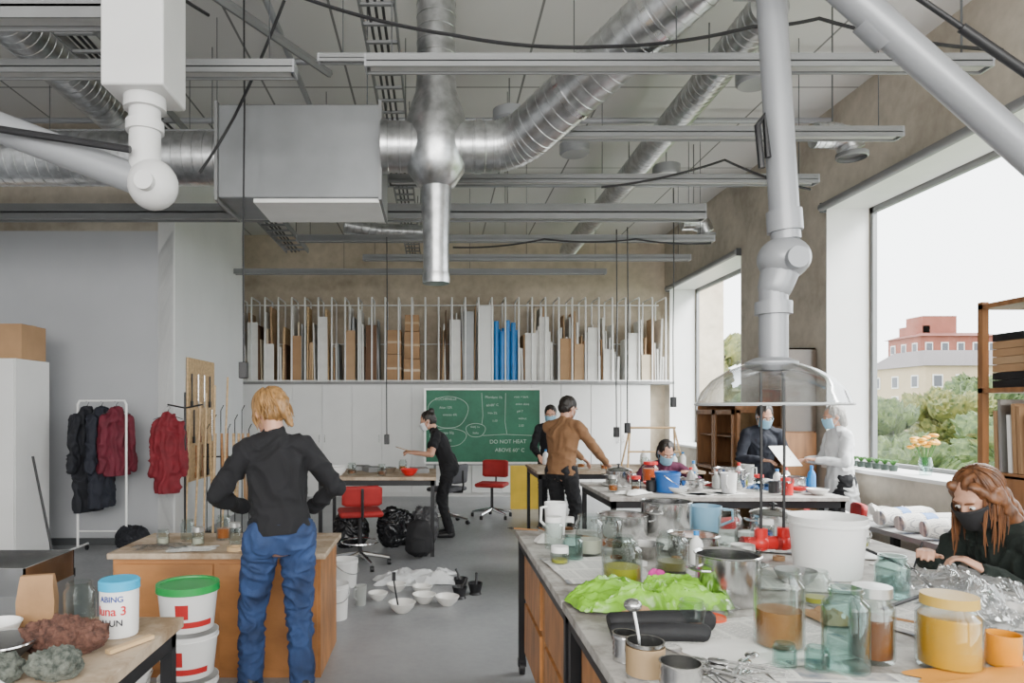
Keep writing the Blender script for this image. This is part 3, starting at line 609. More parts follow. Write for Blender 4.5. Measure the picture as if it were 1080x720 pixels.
crumple((-.15,6.4,0),.75,.45,.14,mat('white_film',(.66,.67,.68),.3,alpha=.85),'crumpled white plastic sheet on the floor','plastic_sheet','sheet',31,60,.1,4)
for k,(x,y) in enumerate([(.2,5.8),(.34,5.93),(.22,6.1)]):
    r=T('mortar','black mortar with pestle standing on the floor','mortar',(x,y,0),k,'black mortars on the floor'); mk(B().lathe([(.001,0),(.055,0),(.045,.02),(.065,.1),(.058,.1),(.03,.04),(.001,.03)],24),'mortar_bowl',blk,r); mk(B().sweep([(0,0,.04),(.04,.01,.13),(.06,.02,.17)],[.018,.01,.013],10),'pestle',blk,r)
r=T('spatula','black spatula leaning in a bowl on the floor','spatula',(-.3,5.42,.03)); mk(B().sweep([(0,0,0),(-.03,.05,.14),(-.04,.07,.2)],.007,8),'handle',blk,r); mk(B().box((-.04,.07,.23),(.03,.006,.07)),'blade',blk,r)
redL=mat('red_print',(.45,.015,.015),.5)
for k in range(3):
    bk=bucket((-1.29,3.55,k*.236),.15,.22,None,None if k<2 else greenP,.2*k,'white plastic bucket with red printed label in a stack',False)
    n=18
    for (z1,z2,a0,a1) in((.03,.06,-.9,.9),(.075,.15,-.5,-.05)):
        b=B()
        b.grid(lambda u,v,z1=z1,z2=z2,a0=a0,a1=a1:V(((.1285+.10*(z1+(z2-z1)*v)+.0015)*math.sin(a0+(a1-a0)*u),-(.1285+.10*(z1+(z2-z1)*v)+.0015)*math.cos(a0+(a1-a0)*u),z1+(z2-z1)*v)),n,2)
        mk(b,'printed_label',redL,bk)
bucket((-1.6,3.5,0),.13,.3,None,None,.2,'white plastic bucket beside the stack')
r=T('plastic_tub','white tub with blue lid and handwritten marker text','tub',(-1.03,2.22,H),0)
mk(B().lathe([(.001,0),(.056,0),(.058,.01),(.060,.165),(.056,.165),(.054,.01),(.001,.008)],36),'tub_body',whiteP,r); mk(B().lathe([(.001,.18),(.058,.18),(.063,.175),(.063,.15),(.0605,.15),(.0605,.165),(.001,.165)],36),'lid',mat('cyan_lid',(.01,.36,.62),.4),r)
ink=mat('marker_ink',(.01,.04,.25),.6); bi=mat('marker_grey',(.02,.02,.03),.6); ri=mat('marker_red',(.5,.01,.02),.6)
text('ABING',.026,r,(0,0,.118),(0,0,0),ink,.0615,off=.012); text('luna 3',.04,r,(0,0,.076),(0,0,0),ri,.0615,off=.012); text('ALUN',.028,r,(0,0,.042),(0,0,0),bi,.0610,off=.012)
def rock(loc,s,m,label,seed):
    b=B(); b.ell((0,0,s[2]*.8),s,None,48)
    for v in b.bm.verts:
        c=v.co
        n=noise.noise(c*12+V((seed,0,0)))+.5*(1-2*abs(noise.noise(c*26+V((seed,3,0)))))+.4*noise.noise(c*55)+.3*noise.noise(c*130)
        cell=noise.cell(c*30+V((seed,0,0))); v.co+=c.normalized()*(n*s[2]*.5+(cell-.5)*.004); v.co.z=max(0,v.co.z)
    mk(b.mesh('rock',25),'rock',m,loc=loc,label=label,cat='rock')
def rockm(name,c1,c2):
    m=stained(name,c1,c2,38); nt=m.node_tree; P=nt.nodes['Principled BSDF']; P.inputs['Roughness'].default_value=.9
    n2=nt.nodes.new('ShaderNodeTexNoise'); n2.inputs['Scale'].default_value=90; n2.inputs['Detail'].default_value=8; bp=nt.nodes.new('ShaderNodeBump'); bp.inputs['Strength'].default_value=.9; bp.inputs['Distance'].default_value=.01
    nt.links.new(n2.outputs['Fac'],bp.inputs['Height']); nt.links.new(bp.outputs[0],P.inputs['Normal']); return m
rr1=rockm('red_rock',(.22,.10,.07),(.06,.025,.018)); rr2=rockm('green_rock',(.24,.26,.22),(.06,.075,.065))
rock((-1.12,2.05,H),(.115,.075,.055),rr1,'rough red-brown rock on the worktable',1)
rock((-1.04,1.86,H),(.07,.05,.04),rr2,'grey-green mineral rock on the worktable',5)
rock((-1.17,1.84,H),(.055,.045,.035),rr2,'pale green mineral rock next to other rocks',9)
jar((-1.2,2.3,H),.05,.15,None,0,None,None,'clear glass jar on the worktable'); jar((-1.1,2.35,H),.035,.09,pale,.5,None,None,'small jar with pale powder')
b=B(); b.rings([[V((x*s,y*s2,z)) for x,y in((-.055,-.035),(.055,-.035),(.055,.035),(-.055,.035))] for z,s,s2 in((0,1,1),(.08,1.05,1),(.13,.95,.8),(.165,.9,.35))])
mk(b,'paper_bag',mat('brown_paper',(.30,.17,.08),.8,0,.15,12,.3,20),loc=(-1.36,2.33,H),rot=(0,0,.3),label='folded brown paper bag on the worktable',cat='bag')
r=T('strainer','round metal mesh strainer on the worktable','strainer',(-1.26,1.98,H)); mk(B().lathe([(.001,0),(.05,.01),(.085,.04),(.1,.06),(.097,.06),(.08,.04),(.001,.006)],32),'mesh_bowl',mat('dark_mesh',(.12,.12,.12),.5,.6),r); mk(B().sweep([(.1*math.cos(a),.1*math.sin(a),.06) for a in [2*pi*k/30 for k in range(31)]],.004,6),'rim',chrome,r); mk(B().sweep([(-.1,0,.06),(-.25,0.05,.055)],.005,6),'handle',chrome,r)
bowl((-1.4,2.18,H),.07,.05,whiteP,'white bowl on the worktable'); crumple((-1.2,1.7,H),.22,.16,.06,paper,'crumpled white paper on the worktable','paper','paper',12,40,.2,3)
mk(B().box((0,0,.008),(.16,.022,.012)),'wood_stick',plyL,loc=(-.94,2.1,H),rot=(0,0,1.1),label='flat wooden stick on the table',cat='stick')
crumple((-1.5,2.02,H),.2,.2,.04,clearF,'clear plastic bag on the worktable','plastic_bag','bag',55,30,.2,3)
r=T('steel_container','stainless steel open box by the cabinet','container',(-2.5,3.9,0)); mk(B().bb(-.3,.3,-.25,.25,0,.6),'base',railM,r); b=B(); b.bb(-.3,.3,-.25,-.24,.6,.75).bb(-.3,.3,.24,.25,.6,.75).bb(-.3,-.29,-.25,.25,.6,.75).bb(.29,.3,-.25,.25,.6,.75); mk(b,'basin',steel,r)
h2=.746
for k,(x,y,rr,hh) in enumerate([(-1.62,4.45,.045,.14),(-1.5,4.3,.04,.1),(-1.4,4.5,.05,.16),(-1.28,4.35,.04,.12),(-1.72,4.3,.04,.1)]): jar((x,y,h2),rr,hh,[None,pale,amb][k%3],.6,[None,steelLid][k%2],None,'glass jar on the plywood bench')
for k,(x,y) in enumerate([(-1.12,4.25),(-1.22,4.15),(-.95,4.4)]): mk(B().lathe([(.03,0),(.05,0),(.05,.025),(.03,.025),(.03,0)],24),'tape_roll',[cardb,plyL,whiteP][k],loc=(x,y,h2),label='roll of tape on the plywood bench',cat='tape')
crumple((-1.7,4.2,h2),.3,.15,.04,clearF,'plastic wrapping on the plywood bench','plastic_bag','bag',75,30,.2,3); crumple((-1.5,4.18,h2),.3,.15,.01,newsM,'paper sheet on the plywood bench','paper','paper',76,16,.2,2)
# ---------------------------------------------------------------- LEFT SIDE STORAGE
cabinet(.98,2.12,.6,'tall white cabinet against the grey wall',(-4.74,6.9,0),0,None,2)
r=T('cardboard_box','brown cardboard box on top of the cabinet','box',(-4.56,7.2,2.122)); mk(B().bb(-.35,.32,-.22,.22,0,.36),'carton',cardb,r,bev=.005); mk(B().bb(-.355,.325,-.03,.03,.361,.364),'packing_tape',mat('tape_tan',(.5,.35,.2),.3),r)
r=T('clothes_rack','white metal clothes rack on castors','clothes rack',(-3.72,7.6,0))
mk(B().sweep([(-.27,0,.08),(-.27,0,1.66),(-.25,0,1.70),(.25,0,1.70),(.27,0,1.66),(.27,0,.08)],.013,8).cyl((-.27,0,.25),(.27,0,.25),.008),'frame',whiteP,r)
for s in(-1,1):
    f_=mk(B().cyl((s*.27,-.22,.07),(s*.27,.22,.07),.012),'foot',whiteP,r)
    for q in(-1,1): mk(B().cyl((s*.27-.01,q*.2,.028),(s*.27+.01,q*.2,.028),.028,n=12),'castor',blk,f_)
def jacket(loc,rz,m,L,label,w=.2,seed=0,sleeve=.55):
    rt=T('jacket',label,'jacket',loc,rz)
    b=B(); b.limb((0,0,-.08),(0,0,-.16),(w*.5,.05),(w*.95,.07),(1,0,0)); b.limb((0,0,-.16),(0,0,-L+.08),(w*.9,.06),(w*1.0,.08),(1,0,0))
    for s in(-1,1): b.limb((s*w*.85,0,-.17),(s*(w*1.2),-.02,-.16-sleeve),.052,.04)
    mk(fuse(b,.012,1,.034,13,(1,1,.16),seed,cut=[((0,0,-L+.06),(0,0,1))]),'garment',m,rt)
    mk(B().sweep([(0,0,0),(.02,0,.02),(0,0,.045),(-.02,0,.03)],.003,6).sweep([(0,0,0),(0,0,-.05),(-.16,0,-.11)],.004,6).sweep([(0,0,-.05),(.16,0,-.11)],.004,6),'hanger',blk,rt)
    return rt
mar=mat('maroon_fabric',(.11,.006,.018),.75,0,.2,10); nav=mat('navy_black_fabric',(.008,.009,.014),.8,0,.2,10)
jacket((-3.88,7.6,1.66),1.2,nav,1.25,'long black coat hanging on the clothes rack',.19,1); jacket((-3.72,7.6,1.66),1.35,mat('slate_fabric',(.009,.011,.02),.8),1.2,'dark slate coat hanging on the clothes rack',.18,2); jacket((-3.56,7.6,1.66),.9,mar,.85,'maroon jacket hanging on the clothes rack',.15,3)
r=T('coat_stand','black metal stand with jacket and rods','coat stand',(-2.85,7.75,0)); mk(B().cyl((0,0,0),(0,0,1.8),.012).cyl((-.2,0,.012),(.2,0,.012),.012).cyl((0,-.2,.012),(0,.2,.012),.012).sweep([(-.2,0,1.66),(0,0,1.62),(.2,0,1.66)],.01,8),'pole',blkS,r)
jacket((-3.02,7.7,1.60),.35,mat('crimson_fabric',(.17,.008,.016),.75,0,.2,10),1.0,'crimson work jacket hanging from the stand',.14,6)
bagm((-3.35,7.6,0),.35,.3,.35,nav,'dark cloth bag on the floor by the rack',seed=9)
r=T('broom','long-handled broom leaning by the cabinet','broom',(-3.62,6.5,0)); mk(B().cyl((0,0,.08),(-.28,.1,1.15),.012),'handle',blk,r); mk(B().box((.02,0,.05),(.3,.06,.08)),'brush_head',blk,r)
r=T('tool_board','plywood tool board hung with wooden tools on the wall','tool board',(-3.09,8.95,1.45)); mk(B().bb(0,.02,-.5,.5,-.75,.8),'board',plyL,r)
random.seed(3)
for k in range(12):
    y=-.42+.075*k; z=.6-.45*(k%3); mk(B().cyl((.04,y,z),(.04,y,z-.35),.01).box((.04,y,z-.38),(.02,.05,.08)),'tool',random.choice([oak,blkS,ply,steel]),r)
r=T('yarn_stand','floor stand of metal rods with loops for drying yarn','stand',(-2.66,8.75,0))
for k in range(7):
    x=-.28+k*.09; mk(B().sweep([(x,0,.02),(x,0,1.35+.12*(k%3)),(x+.03,.02,1.42+.12*(k%3))],.007,6),'rod',blkS,r)
mk(B().cyl((-.32,0,.02),(.32,0,.02),.015).cyl((-.32,0,1.0),(.32,0,1.0),.01).bb(-.33,-.29,-.2,.2,0,.03).bb(.29,.33,-.2,.2,0,.03),'frame',blkS,r)
for k,(x,m) in enumerate([(-.2,plyL),(-.05,ply),(.1,plyL),(.22,cardb)]): mk(B().sweep([(x-.03,-.03,1.3),(x,-.04,.5),(x+.03,-.05,.45),(x+.04,-.03,1.3)],.018,8),'yarn_skein',m,r)
for k in range(5): mk(B().sweep([(0,0,0),(random.uniform(-.03,.03),.15,1.6+.1*k)],.012,8),'wooden_pole',plyL,loc=(-3.02+.11*k,8.22,0),label='long pale wooden pole leaning at the wall',cat='pole',group='leaning wooden poles')
# ---------------------------------------------------------------- RIGHT SIDE STORAGE
def wcab(x0,x1,y0,y1,z1,label,shelves=3,z0=0,m=oak):
    r=T('display_cabinet',label,'cabinet',((x0+x1)/2,(y0+y1)/2,z0)); w=x1-x0; d=y1-y0; h=z1-z0
    b=B(); b.bb(-w/2,w/2,-d/2,-d/2+.02,0,h).bb(-w/2,w/2,d/2-.02,d/2,0,h).bb(-w/2,w/2,-d/2,d/2,h-.025,h).bb(-w/2,w/2,-d/2,d/2,0,.05).bb(w/2-.015,w/2,-d/2,d/2,0,h); mk(b,'carcass',m,r)
    for k in range(1,shelves+1): mk(B().bb(-w/2+.02,w/2-.02,-d/2+.02,d/2-.02,h*k/(shelves+1)-.01,h*k/(shelves+1)+.01),'shelf',m,r)
    return r
r=wcab(3.75,4.4,8.55,9.8,1.68,'oak cabinet with glazed doors between the windows')
for k in range(2):
    y0=-.6+.61*k; b=B(); x=-.33; b.bb(x-.02,x,y0,y0+.05,.06,1.6).bb(x-.02,x,y0+.54,y0+.59,.06,1.6).bb(x-.02,x,y0,y0+.59,.06,.12).bb(x-.02,x,y0,y0+.59,1.54,1.6).bb(x-.02,x,y0,y0+.59,.8,.84); mk(b,'door',oak,r)
b=B()
for xx in(-.3,-.02,.26): b.bb(xx-.02,xx+.02,-.66,-.63,.05,1.62)
for zz in(.07,.83,1.58): b.bb(-.32,.3,-.66,-.63,zz-.02,zz+.02)
mk(b,'glazing_frame',oak,r); mk(B().bb(-.3,.28,-.645,-.64,.06,1.6),'pane',glass('pane',(.85,.9,.9),.3),r)
r=wcab(4.02,4.42,7.95,8.5,2.32,'tall narrow oak cabinet against the concrete pillar',4)
mk(B().bb(-.2,.2,-.295,-.275,1.35,2.3),'door',mat('dark_glass_door',(.08,.06,.045),.2),r); mk(B().bb(-.2,.2,-.295,-.275,.05,1.33),'door',oak,r)
r=T('shelf_unit','large open wooden shelf unit stacked with framed boards','shelf',(3.9,4.05,0)); w,d,h=.9,.6,2.28
for sx in(-1,1):
    for sy in(-1,1): mk(B().bb(sx*.43-.02,sx*.43+.02,sy*.28-.02,sy*.28+.02,0,h),'post',oak,r)
for z in(.1,.65,1.2,1.72,2.25): mk(B().bb(-.45,.45,-.3,.3,z-.015,z+.015),'shelf',oak,r)
mk(B().bb(.43,.45,-.28,.28,.1,2.25),'side_panel',oak,r); mk(B().bb(-.45,-.43,-.28,.28,.1,1.2),'side_panel',oak,r)
mk(B().bb(-.01,.01,-.28,.28,1.2,2.24),'divider',oak,r)
random.seed(8)
for k in range(11):
    y=3.80+.045*k; hh=random.uniform(.34,.48); mk(B().bb(-.2,.2,-.011,.011,0,hh),'picture_board',random.choice([blk,paper,oak,cardb,cabW,steelLid]),loc=(3.68,y,1.217),rot=(-.04,0,.05*(k%3)),label='framed board standing on the wooden shelf',cat='board',group='boards on the wooden shelf')
for k in range(7): mk(B().bb(-.2,.2,-.22,.22,0,.045),'folder',random.choice([cardb,paper,mat('board_tan',(.45,.32,.2),.7),blk]),loc=(3.68,4.05,1.737+.048*k),label='stacked folder on the wooden shelf',cat='folder',group='folders on the shelf')
r=T('bench','low grey bench below the window','bench',(4.0,5.6,0)); mk(B().bb(-.35,.4,-1.1,.85,.58,.62),'bench_top',mat('shelf_grey',(.3,.3,.3),.5),r)
for s in(-1.0,-.1,.8):
    for x in(-.31,.32): mk(B().bb(x-.02,x+.02,s-.02,s+.02,0,.58),'leg',blkS,r)
for k in range(3):
    r=T('newspaper_roll','rolled newspaper wrapped bundle on the window bench','newspaper',(3.95,5.1+k*.33,.70),.25*k-.2); mk(B().sweep([(-.28,0,0),(-.2,0,.005),(0,0,0),(.2,0,.006),(.28,0,0)],[.06,.075,.08,.075,.065],20),'roll',newsM,r); mk(B().sweep([(-.1,0,0),(.0,0,0)],[.081,.081],20),'blue_band',mat('blue_print',(.06,.18,.45),.6),r)
crumple((4.05,6.2,.62),.5,.4,.15,wcl,'crumpled white cloth on the window bench','cloth','cloth',41,50,.2,3)
r=T('flower_bouquet','yellow-orange flowers in a glass vase on the sill','flowers',(4.66,6.5,zs+.03)); mk(B().lathe([(.001,0),(.05,0),(.06,.1),(.045,.17),(.042,.17),(.055,.1),(.001,.01)],20),'vase',glA,r)
random.seed(12); yf=mat('yellow_petals',(.75,.36,.008),.6); gf=mat('green_leaves',(.04,.14,.02),.6)
for k in range(22):
    a=random.random()*6.28; q=random.uniform(0,.14); x,y,z=q*math.cos(a),q*math.sin(a),.25+random.uniform(0,.12)
    mk(B().sweep([(0,0,.08),(x*.5,y*.5,.18),(x,y,z)],.003,5),'stem',gf,r); mk(B().ell((x,y,z+.01),(.035,.035,.018),None,6),'flower_head',yf,r)
for k in range(6):
    r=T('potted_succulent','small green potted plant on the window sill','plant',(4.62,6.9+.13*k,zs+.03),0,'small plants on the sill'); mk(B().lathe([(.001,0),(.035,0),(.045,.06),(.001,.06)],16),'pot',mat('dark_pot',(.03,.05,.04),.6),r); b=B()
    for j in range(12):
        a=j*2.4; b.sweep([(0,0,.06),(.03*math.cos(a),.03*math.sin(a),.1),(.05*math.cos(a),.05*math.sin(a),.11)],[.008,.01,.001],5)
    mk(b,'leaves',gf,r)
# ---------------------------------------------------------------- CEILING SERVICES
def rail(x0,x1,y,z,label='grey ceiling light rail hung on wires',h=.075,w=.11):
    r=T('ceiling_rail',label,'light rail',((x0+x1)/2,y,z),0,'ceiling rails'); L=(x1-x0)/2
    b=B(); b.bb(-L,L,-w/2,w/2,-h*.1,h*.55).bb(-L,L,-w/2,-w/2+.012,-h/2,0).bb(-L,L,w/2-.012,w/2,-h/2,0); mk(b,'channel',railM,r)
    mk(B().bb(-L+.02,L-.02,-w/2+.02,w/2-.02,-h*.35,-h*.1),'diffuser',mat('diffuser',(.42,.42,.42),.4),r)
    for s in(-1,1): mk(B().bb(s*L,s*(L+.012),-w/2,w/2,-h/2,h*.55),'end_cap',armM,r)
    n=max(2,int((x1-x0)/1.8)+1)
    for k in range(n):
        x=-L+.15+(2*L-.3)*k/(n-1); mk(B().cyl((x,0,h*.5),(x,0,ZC-z),.004,n=6),'suspension_wire',railD,r)
    return r
rail(-.42,3.34,4.15,3.70); rail(-.75,3.54,4.4,3.86,h=.05,w=.05)
rail(-3.3,-.87,4.18,3.68); rail(.9,3.52,5.2,3.70); rail(-.43,3.47,6.25,3.70); rail(-1.7,3.4,8.4,3.70); rail(-1.0,3.5,9.45,3.70); rail(-3.5,-1.75,5.92,3.97)
rail(-5.2,2.85,7.3,3.70,'long deep grey ceiling channel spanning the room',.15,.16)
rail(-3.3,-1.7,3.6,3.70,'wide grey ceiling rail at upper level',.14,.14)
rail(-3.5,2.6,10.5,3.72)
def tray(x,y0,y1,z,w,label='galvanised ladder cable tray under the ceiling'):
    r=T('cable_tray',label,'cable tray',(x,y0,z)); L=y1-y0
    for s in(-1,1): mk(B().bb(s*w/2-.008,s*w/2+.008,0,L,0,.07),'side_rail',railM,r)
    n=int(L/.25); rg=mk(B().bb(-w/2,w/2,.1,.13,0,.02),'rung',railM,r)
    for k in range(1,n): dup(rg,(0,k*.25,0),par=r)
    for k in range(3):
        for s in(-1,1): mk(B().cyl((s*w/2,L*(k+.3)/3,.05),(s*w/2,L*(k+.3)/3,ZC-z),.005,n=6),'hanger',railD,r)
    for k in range(3): mk(B().sweep([(-w*.25+k*.05,y,.03+.012*math.sin(y*3+k)) for y in [L*i/12 for i in range(13)]],.012,6),'cable',blk,r)
tray(-1.95,6.05,9.6,3.80,.3); tray(-.42,3.2,13.2,4.45,.25); tray(-2.6,2.8,8.0,4.3,.3); tray(-3.6,2.4,5.1,3.95,.3)
r=T('lattice_girder','open grey metal lattice strut crossing the ceiling','strut',(0,0,0))
mk(B().sweep([(-2.3,4.1,4.75),(-1.1,6.2,4.75)],.035,6),'chord',railM,r); mk(B().sweep([(-2.15,4.0,4.6),(-.95,6.1,4.6)],.035,6),'chord',railM,r)
for k in range(10):
    t=k/10; mk(B().sweep([(-2.3+1.2*t,4.1+2.1*t,4.75),(-2.15+1.2*(t+.05),4.0+2.1*(t+.05),4.6)],.012,5),'web_bar',railM,r)
def duct(pts,rad,name='duct_run',par=None,rib=.09,m=None,n=28):
    pts=[V(p) for p in pts]; P=[];R=[]
    for i in range(len(pts)-1):
        a,b_=pts[i],pts[i+1]; L=(b_-a).length; k=max(1,int(L/rib))
        for j in range(k):
            for f,dr in((0,0),(.42,0),(.46,.004),(.54,.004),(.58,0)):
                P.append(a.lerp(b_,(j+f)/k)); R.append(rad+dr)
    P.append(pts[-1]);R.append(rad)
    return mk(B().sweep(P,R,n),name,m or galv,par)
D=5.3; zc=3.64
vd=T('ventilation_duct','galvanised spiral ventilation duct junction with diagonal branch','duct',(0,0,0))
duct([(-.42,D,zc),(.42,D,zc)],.19,'horizontal_duct',vd)
p0=V((.42,D,zc)); p3=V((1.62,4.15,4.25)); d0=V((1,0,0)); d1=(p3-V((.62,D-.05,zc+.03))).normalized()
el=[]
for k in range(9):
    t=k/8; el.append((1-t)**2*p0+2*(1-t)*t*(p0+d0*.18)+t*t*(p0+d0*.18+d1*.2))
duct(el,.19,'elbow',vd,.06); duct([el[-1],p3,p3+d1*1.3],.19,'diagonal_duct',vd,.085)
for k in range(4):
    q=el[-1].lerp(p3+d1*1.2,.15+.27*k); mk(B().cyl(q-d1*.02,q+d1*.02,.2,n=28),'coupling_band',steel,vd)
duct([(0,D,zc+.45),(0,D,ZC-.01)],.15,'riser_duct',vd); duct([(0,D,zc-.75),(0,D,zc-.3)],.095,'drop_duct',vd,.08)
mk(B().lathe([(.10,-1.05),(.10,-.7),(.12,-.32),(.15,-.3),(.235,-.17),(.24,.17),(.235,.19),(.16,.42),(.155,.5)],32,(0,D,zc),True),'junction_sleeve',galv,vd)
mk(B().lathe([(.105,-1.06),(.108,-1.02),(.105,-.98)],28,(0,D,zc),True),'outlet_collar',galv,vd)
for xx in(-.42,.30): mk(B().cyl((xx,D,zc),(xx+.05,D,zc),.2,n=30),'flange',galv,vd)
r=T('air_handling_box','large grey sheet-metal silencer box on the duct line','ventilation box',(-1.06,D+.25,zc-.07))
mk(B().bb(-.62,.63,-.3,.3,-.34,.38),'housing',galvB,r,bev=.01); mk(B().bb(-.35,.62,-.28,.28,-.37,-.341),'access_panel',whiteP,r)
for s in(-1,1): mk(B().bb(s*.63-.012,s*.63+.012,-.32,.32,-.36,.4),'flange',railM,r)
for s in(-.5,.5): mk(B().cyl((s,0,.38),(s,0,ZC-zc+.07),.006,n=6),'hanger',railD,r)
o=T('ventilation_duct','wide spiral duct running into the side wall','duct',(0,0,0)); duct([(-5.2,D+.2,zc-.02),(-1.70,D+.2,zc-.02)],.21,'duct_run',o,.08)
o=T('ventilation_duct','thin spiral duct running along the ceiling','duct',(0,0,0)); duct([(2.4,4.9,4.5),(2.4,12.5,4.5)],.14,'duct_run',o,.09)
for k in range(3): mk(B().cyl((2.4,6+k*2.5,4.6),(2.4,6+k*2.5,ZC),.006,n=6),'hanger',railD,o)
o=T('ventilation_duct','large spiral duct high near the grey wall','duct',(0,0,0)); duct([(-3.2,2.0,4.55),(-3.2,7.9,4.55)],.2,'duct_run',o,.09)
o=T('ventilation_duct','short spiral duct crossing under the ceiling','duct',(0,0,0)); duct([(-1.2,8.9,4.0),(-.75,9.0,3.95),(.1,9.0,3.92)],.1,'duct_run',o,.08); mk(B().cyl((-.2,9,4.0),(-.2,9,ZC),.006,n=6),'hanger',railD,o)
for k,(x,y,z) in enumerate([(3.35,5.6,3.80),(3.4,8.75,3.95)]):
    r=T('duct_valve','short silver flexible duct elbow at rail end','duct valve',(x,y,z)); duct([(-.25,0,.05),(-.1,0,.05),(.02,0,.02),(.06,0,-.08)],.1,'flexible_duct',r,.05); mk(B().lathe([(.11,0),(.12,.01),(.12,.04),(.03,.06),(.001,.06)],24),'end_cap',railM,r,loc=(.06,0,-.14)); mk(B().cyl((-.1,0,.1),(-.1,0,ZC-z),.006,n=6),'hanger',railD,r)
for k,(x,y) in enumerate([(2.9,6.2),(1.6,7.9),(2.9,8.6),(.75,7.0)]):
    r=T('ceiling_diffuser','round grey ceiling loudspeaker or diffuser','diffuser',(x,y,4.55)); mk(B().lathe([(.001,0),(.15,0),(.17,.02),(.17,.12),(.05,.15),(.001,.15)],28),'can',armM,r); mk(B().cyl((0,0,.14),(0,0,.45),.006),'stem',railD,r)
r=T('sprinkler_pipe','grey sprinkler pipe with red valve along the ceiling','pipe',(0,0,0)); mk(B().sweep([(-1.6,3.6,4.85),(-1.35,5.2,4.85),(-1.35,7.5,4.85)],.03,10),'pipe',armM,r); mk(B().cyl((-1.55,4.2,4.78),(-1.47,4.75,4.78),.05).ell((-1.47,4.7,4.7),(.05,.05,.06)),'valve',redP,r)
r=T('sprinkler_pipe','thin grey pipe with red valve hanging under ceiling','pipe',(0,0,0)); mk(B().cyl((-5.2,6.9,4.1),(-1.2,6.9,4.1),.025),'pipe',armM,r); mk(B().cyl((-1.55,6.9,4.1),(-1.25,6.9,4.1),.045),'valve',redP,r)
for k in range(5):
    o=T('service_pipe','grey service pipe running under the ceiling','pipe',(0,0,0),0,'service pipes'); y=[3.3,4.8,6.4,7.7,9.9][k]; mk(B().cyl((-5.2,y,4.86),([-.9,-.5,4.44,4.44,4.44][k],y,4.86),.02+.004*k),'pipe_run',armM,o)
ex=T('extraction_arm','white articulated fume extraction arm with ball joints','extraction arm',(-1.45,3.4,0))
mk(B().bb(-.15,.15,-.15,.15,3.15,ZC),'mounting_box',armW,ex,bev=.01)
mk(B().cyl((0,0,2.78),(0.0,0,3.15),.075,n=28).lathe([(.1,3.09),(.1,3.15)],28,(0,0,0),True).lathe([(.085,2.98),(.09,2.98),(.09,3.03),(.085,3.03)],28,(0,0,0),True),'upper_tube',armW,ex)
mk(B().ell((.04,0,2.72),(.12,.12,.125)).cyl((.05,-.14,2.70),(.05,.14,2.70),.045),'ball_joint',armW,ex)
mk(B().cyl((-.0,0,2.73),(-1.5,0,3.30),.075,n=28),'lower_tube',armM,ex); mk(B().sweep([(-.02,-.12,2.85),(-.85,-.12,2.98),(-1.2,-.12,3.08)],.018,8),'gas_strut',blk,ex)
hx,hy=1.62,3.3
ex=T('extraction_arm','grey articulated extraction arm with clear dome hood','extraction arm',(hx,hy,0))
mk(B().cyl((0,0,3.7),(0,0,ZC),.1).bb(-.13,.13,-.13,.13,3.65,3.95),'ceiling_mount',armM,ex)
mk(B().cyl((-.01,0,3.75),(.07,0,2.42),.067,n=28).cyl((.06,0,2.56),(.067,0,2.46),.08,n=28),'upper_tube',armM,ex)
mk(B().ell((.06,0,2.33),(.12,.12,.105)).cyl((.06,-.14,2.31),(.06,.14,2.31),.05).limb((.06,0,2.33),(0.02,0,2.2),.095,.08),'ball_joint',armM,ex)
mk(B().cyl((.01,0,1.83),(.01,0,2.2),.066,n=28).lathe([(.084,2.06),(.084,2.12)],28,(.01,0,0),True),'lower_tube',armM,ex)
mk(B().sweep([(-.07,-.05,2.75),(-.09,-.05,2.95),(-.06,-.05,3.0),(-.04,-.05,2.8)],.016,8),'grip_handle',blk,ex)
mk(B().lathe([(.075,1.835),(.12,1.822),(.2,1.79),(.27,1.745),(.32,1.685),(.342,1.63),(.347,1.625)],48),'dome_hood',glass('acrylic_dome',(.88,.90,.915),.33,.1),ex)
mk(B().sweep([(.345*math.cos(a),.345*math.sin(a),1.627) for a in [2*pi*k/48 for k in range(49)]],.006,6),'hood_rim',mat('clear_rim',(.55,.57,.58),.2),ex)
mk(B().lathe([(.075,1.79),(.12,1.81),(.12,1.83),(.075,1.85)],32),'hood_collar',armM,ex)
ex=T('extraction_arm','long grey extraction arm tube with black gas strut','extraction arm',(0,3.0,0))
mk(B().bb(1.15,1.4,-.2,.1,3.95,ZC),'ceiling_mount',armM,ex); mk(B().cyl((1.42,.0,3.77),(2.9,-.05,2.40),.066,n=28).cyl((1.9,.0,3.33),(2.0,.0,3.235),.078,n=28),'lower_tube',armM,ex); mk(B().ell((1.35,.0,3.83),(.12,.12,.12)).cyl((1.3,.0,3.85),(1.3,.0,3.97),.08),'ball_joint',armM,ex)
mk(B().cyl((1.62,-.12,3.62),(2.35,-.14,3.1),.012).cyl((2.2,-.14,3.2),(2.75,-.16,2.8),.02),'gas_strut',blk,ex)
mk(B().ell((2.93,-.06,2.35),(.12,.12,.12)),'ball_joint',armM,ex); mk(B().lathe([(.07,2.1),(.1,2.05),(.28,1.9),(.27,1.9),(.07,2.08)],32,(2.93,-.06,0)).cyl((2.93,-.06,2.08),(2.93,-.06,2.3),.07),'dome_hood',armM,ex)
def hcable(x,y,z0,z1,label='thin black power cable hanging from the ceiling',sock=True,rad=.007):
    r=T('hanging_cable',label,'cable',(x,y,0),0,'hanging cables')
    mk(B().sweep([(0,0,z1),(.006,0,(z0*.4+z1*.6)),(-.004,0,(z0*.7+z1*.3)),(0,0,z0)],rad,7),'cable',blk,r)
    if sock: mk(B().bb(-.03,.03,-.03,.03,z0-.12,z0),'socket',blk,r,bev=.006)
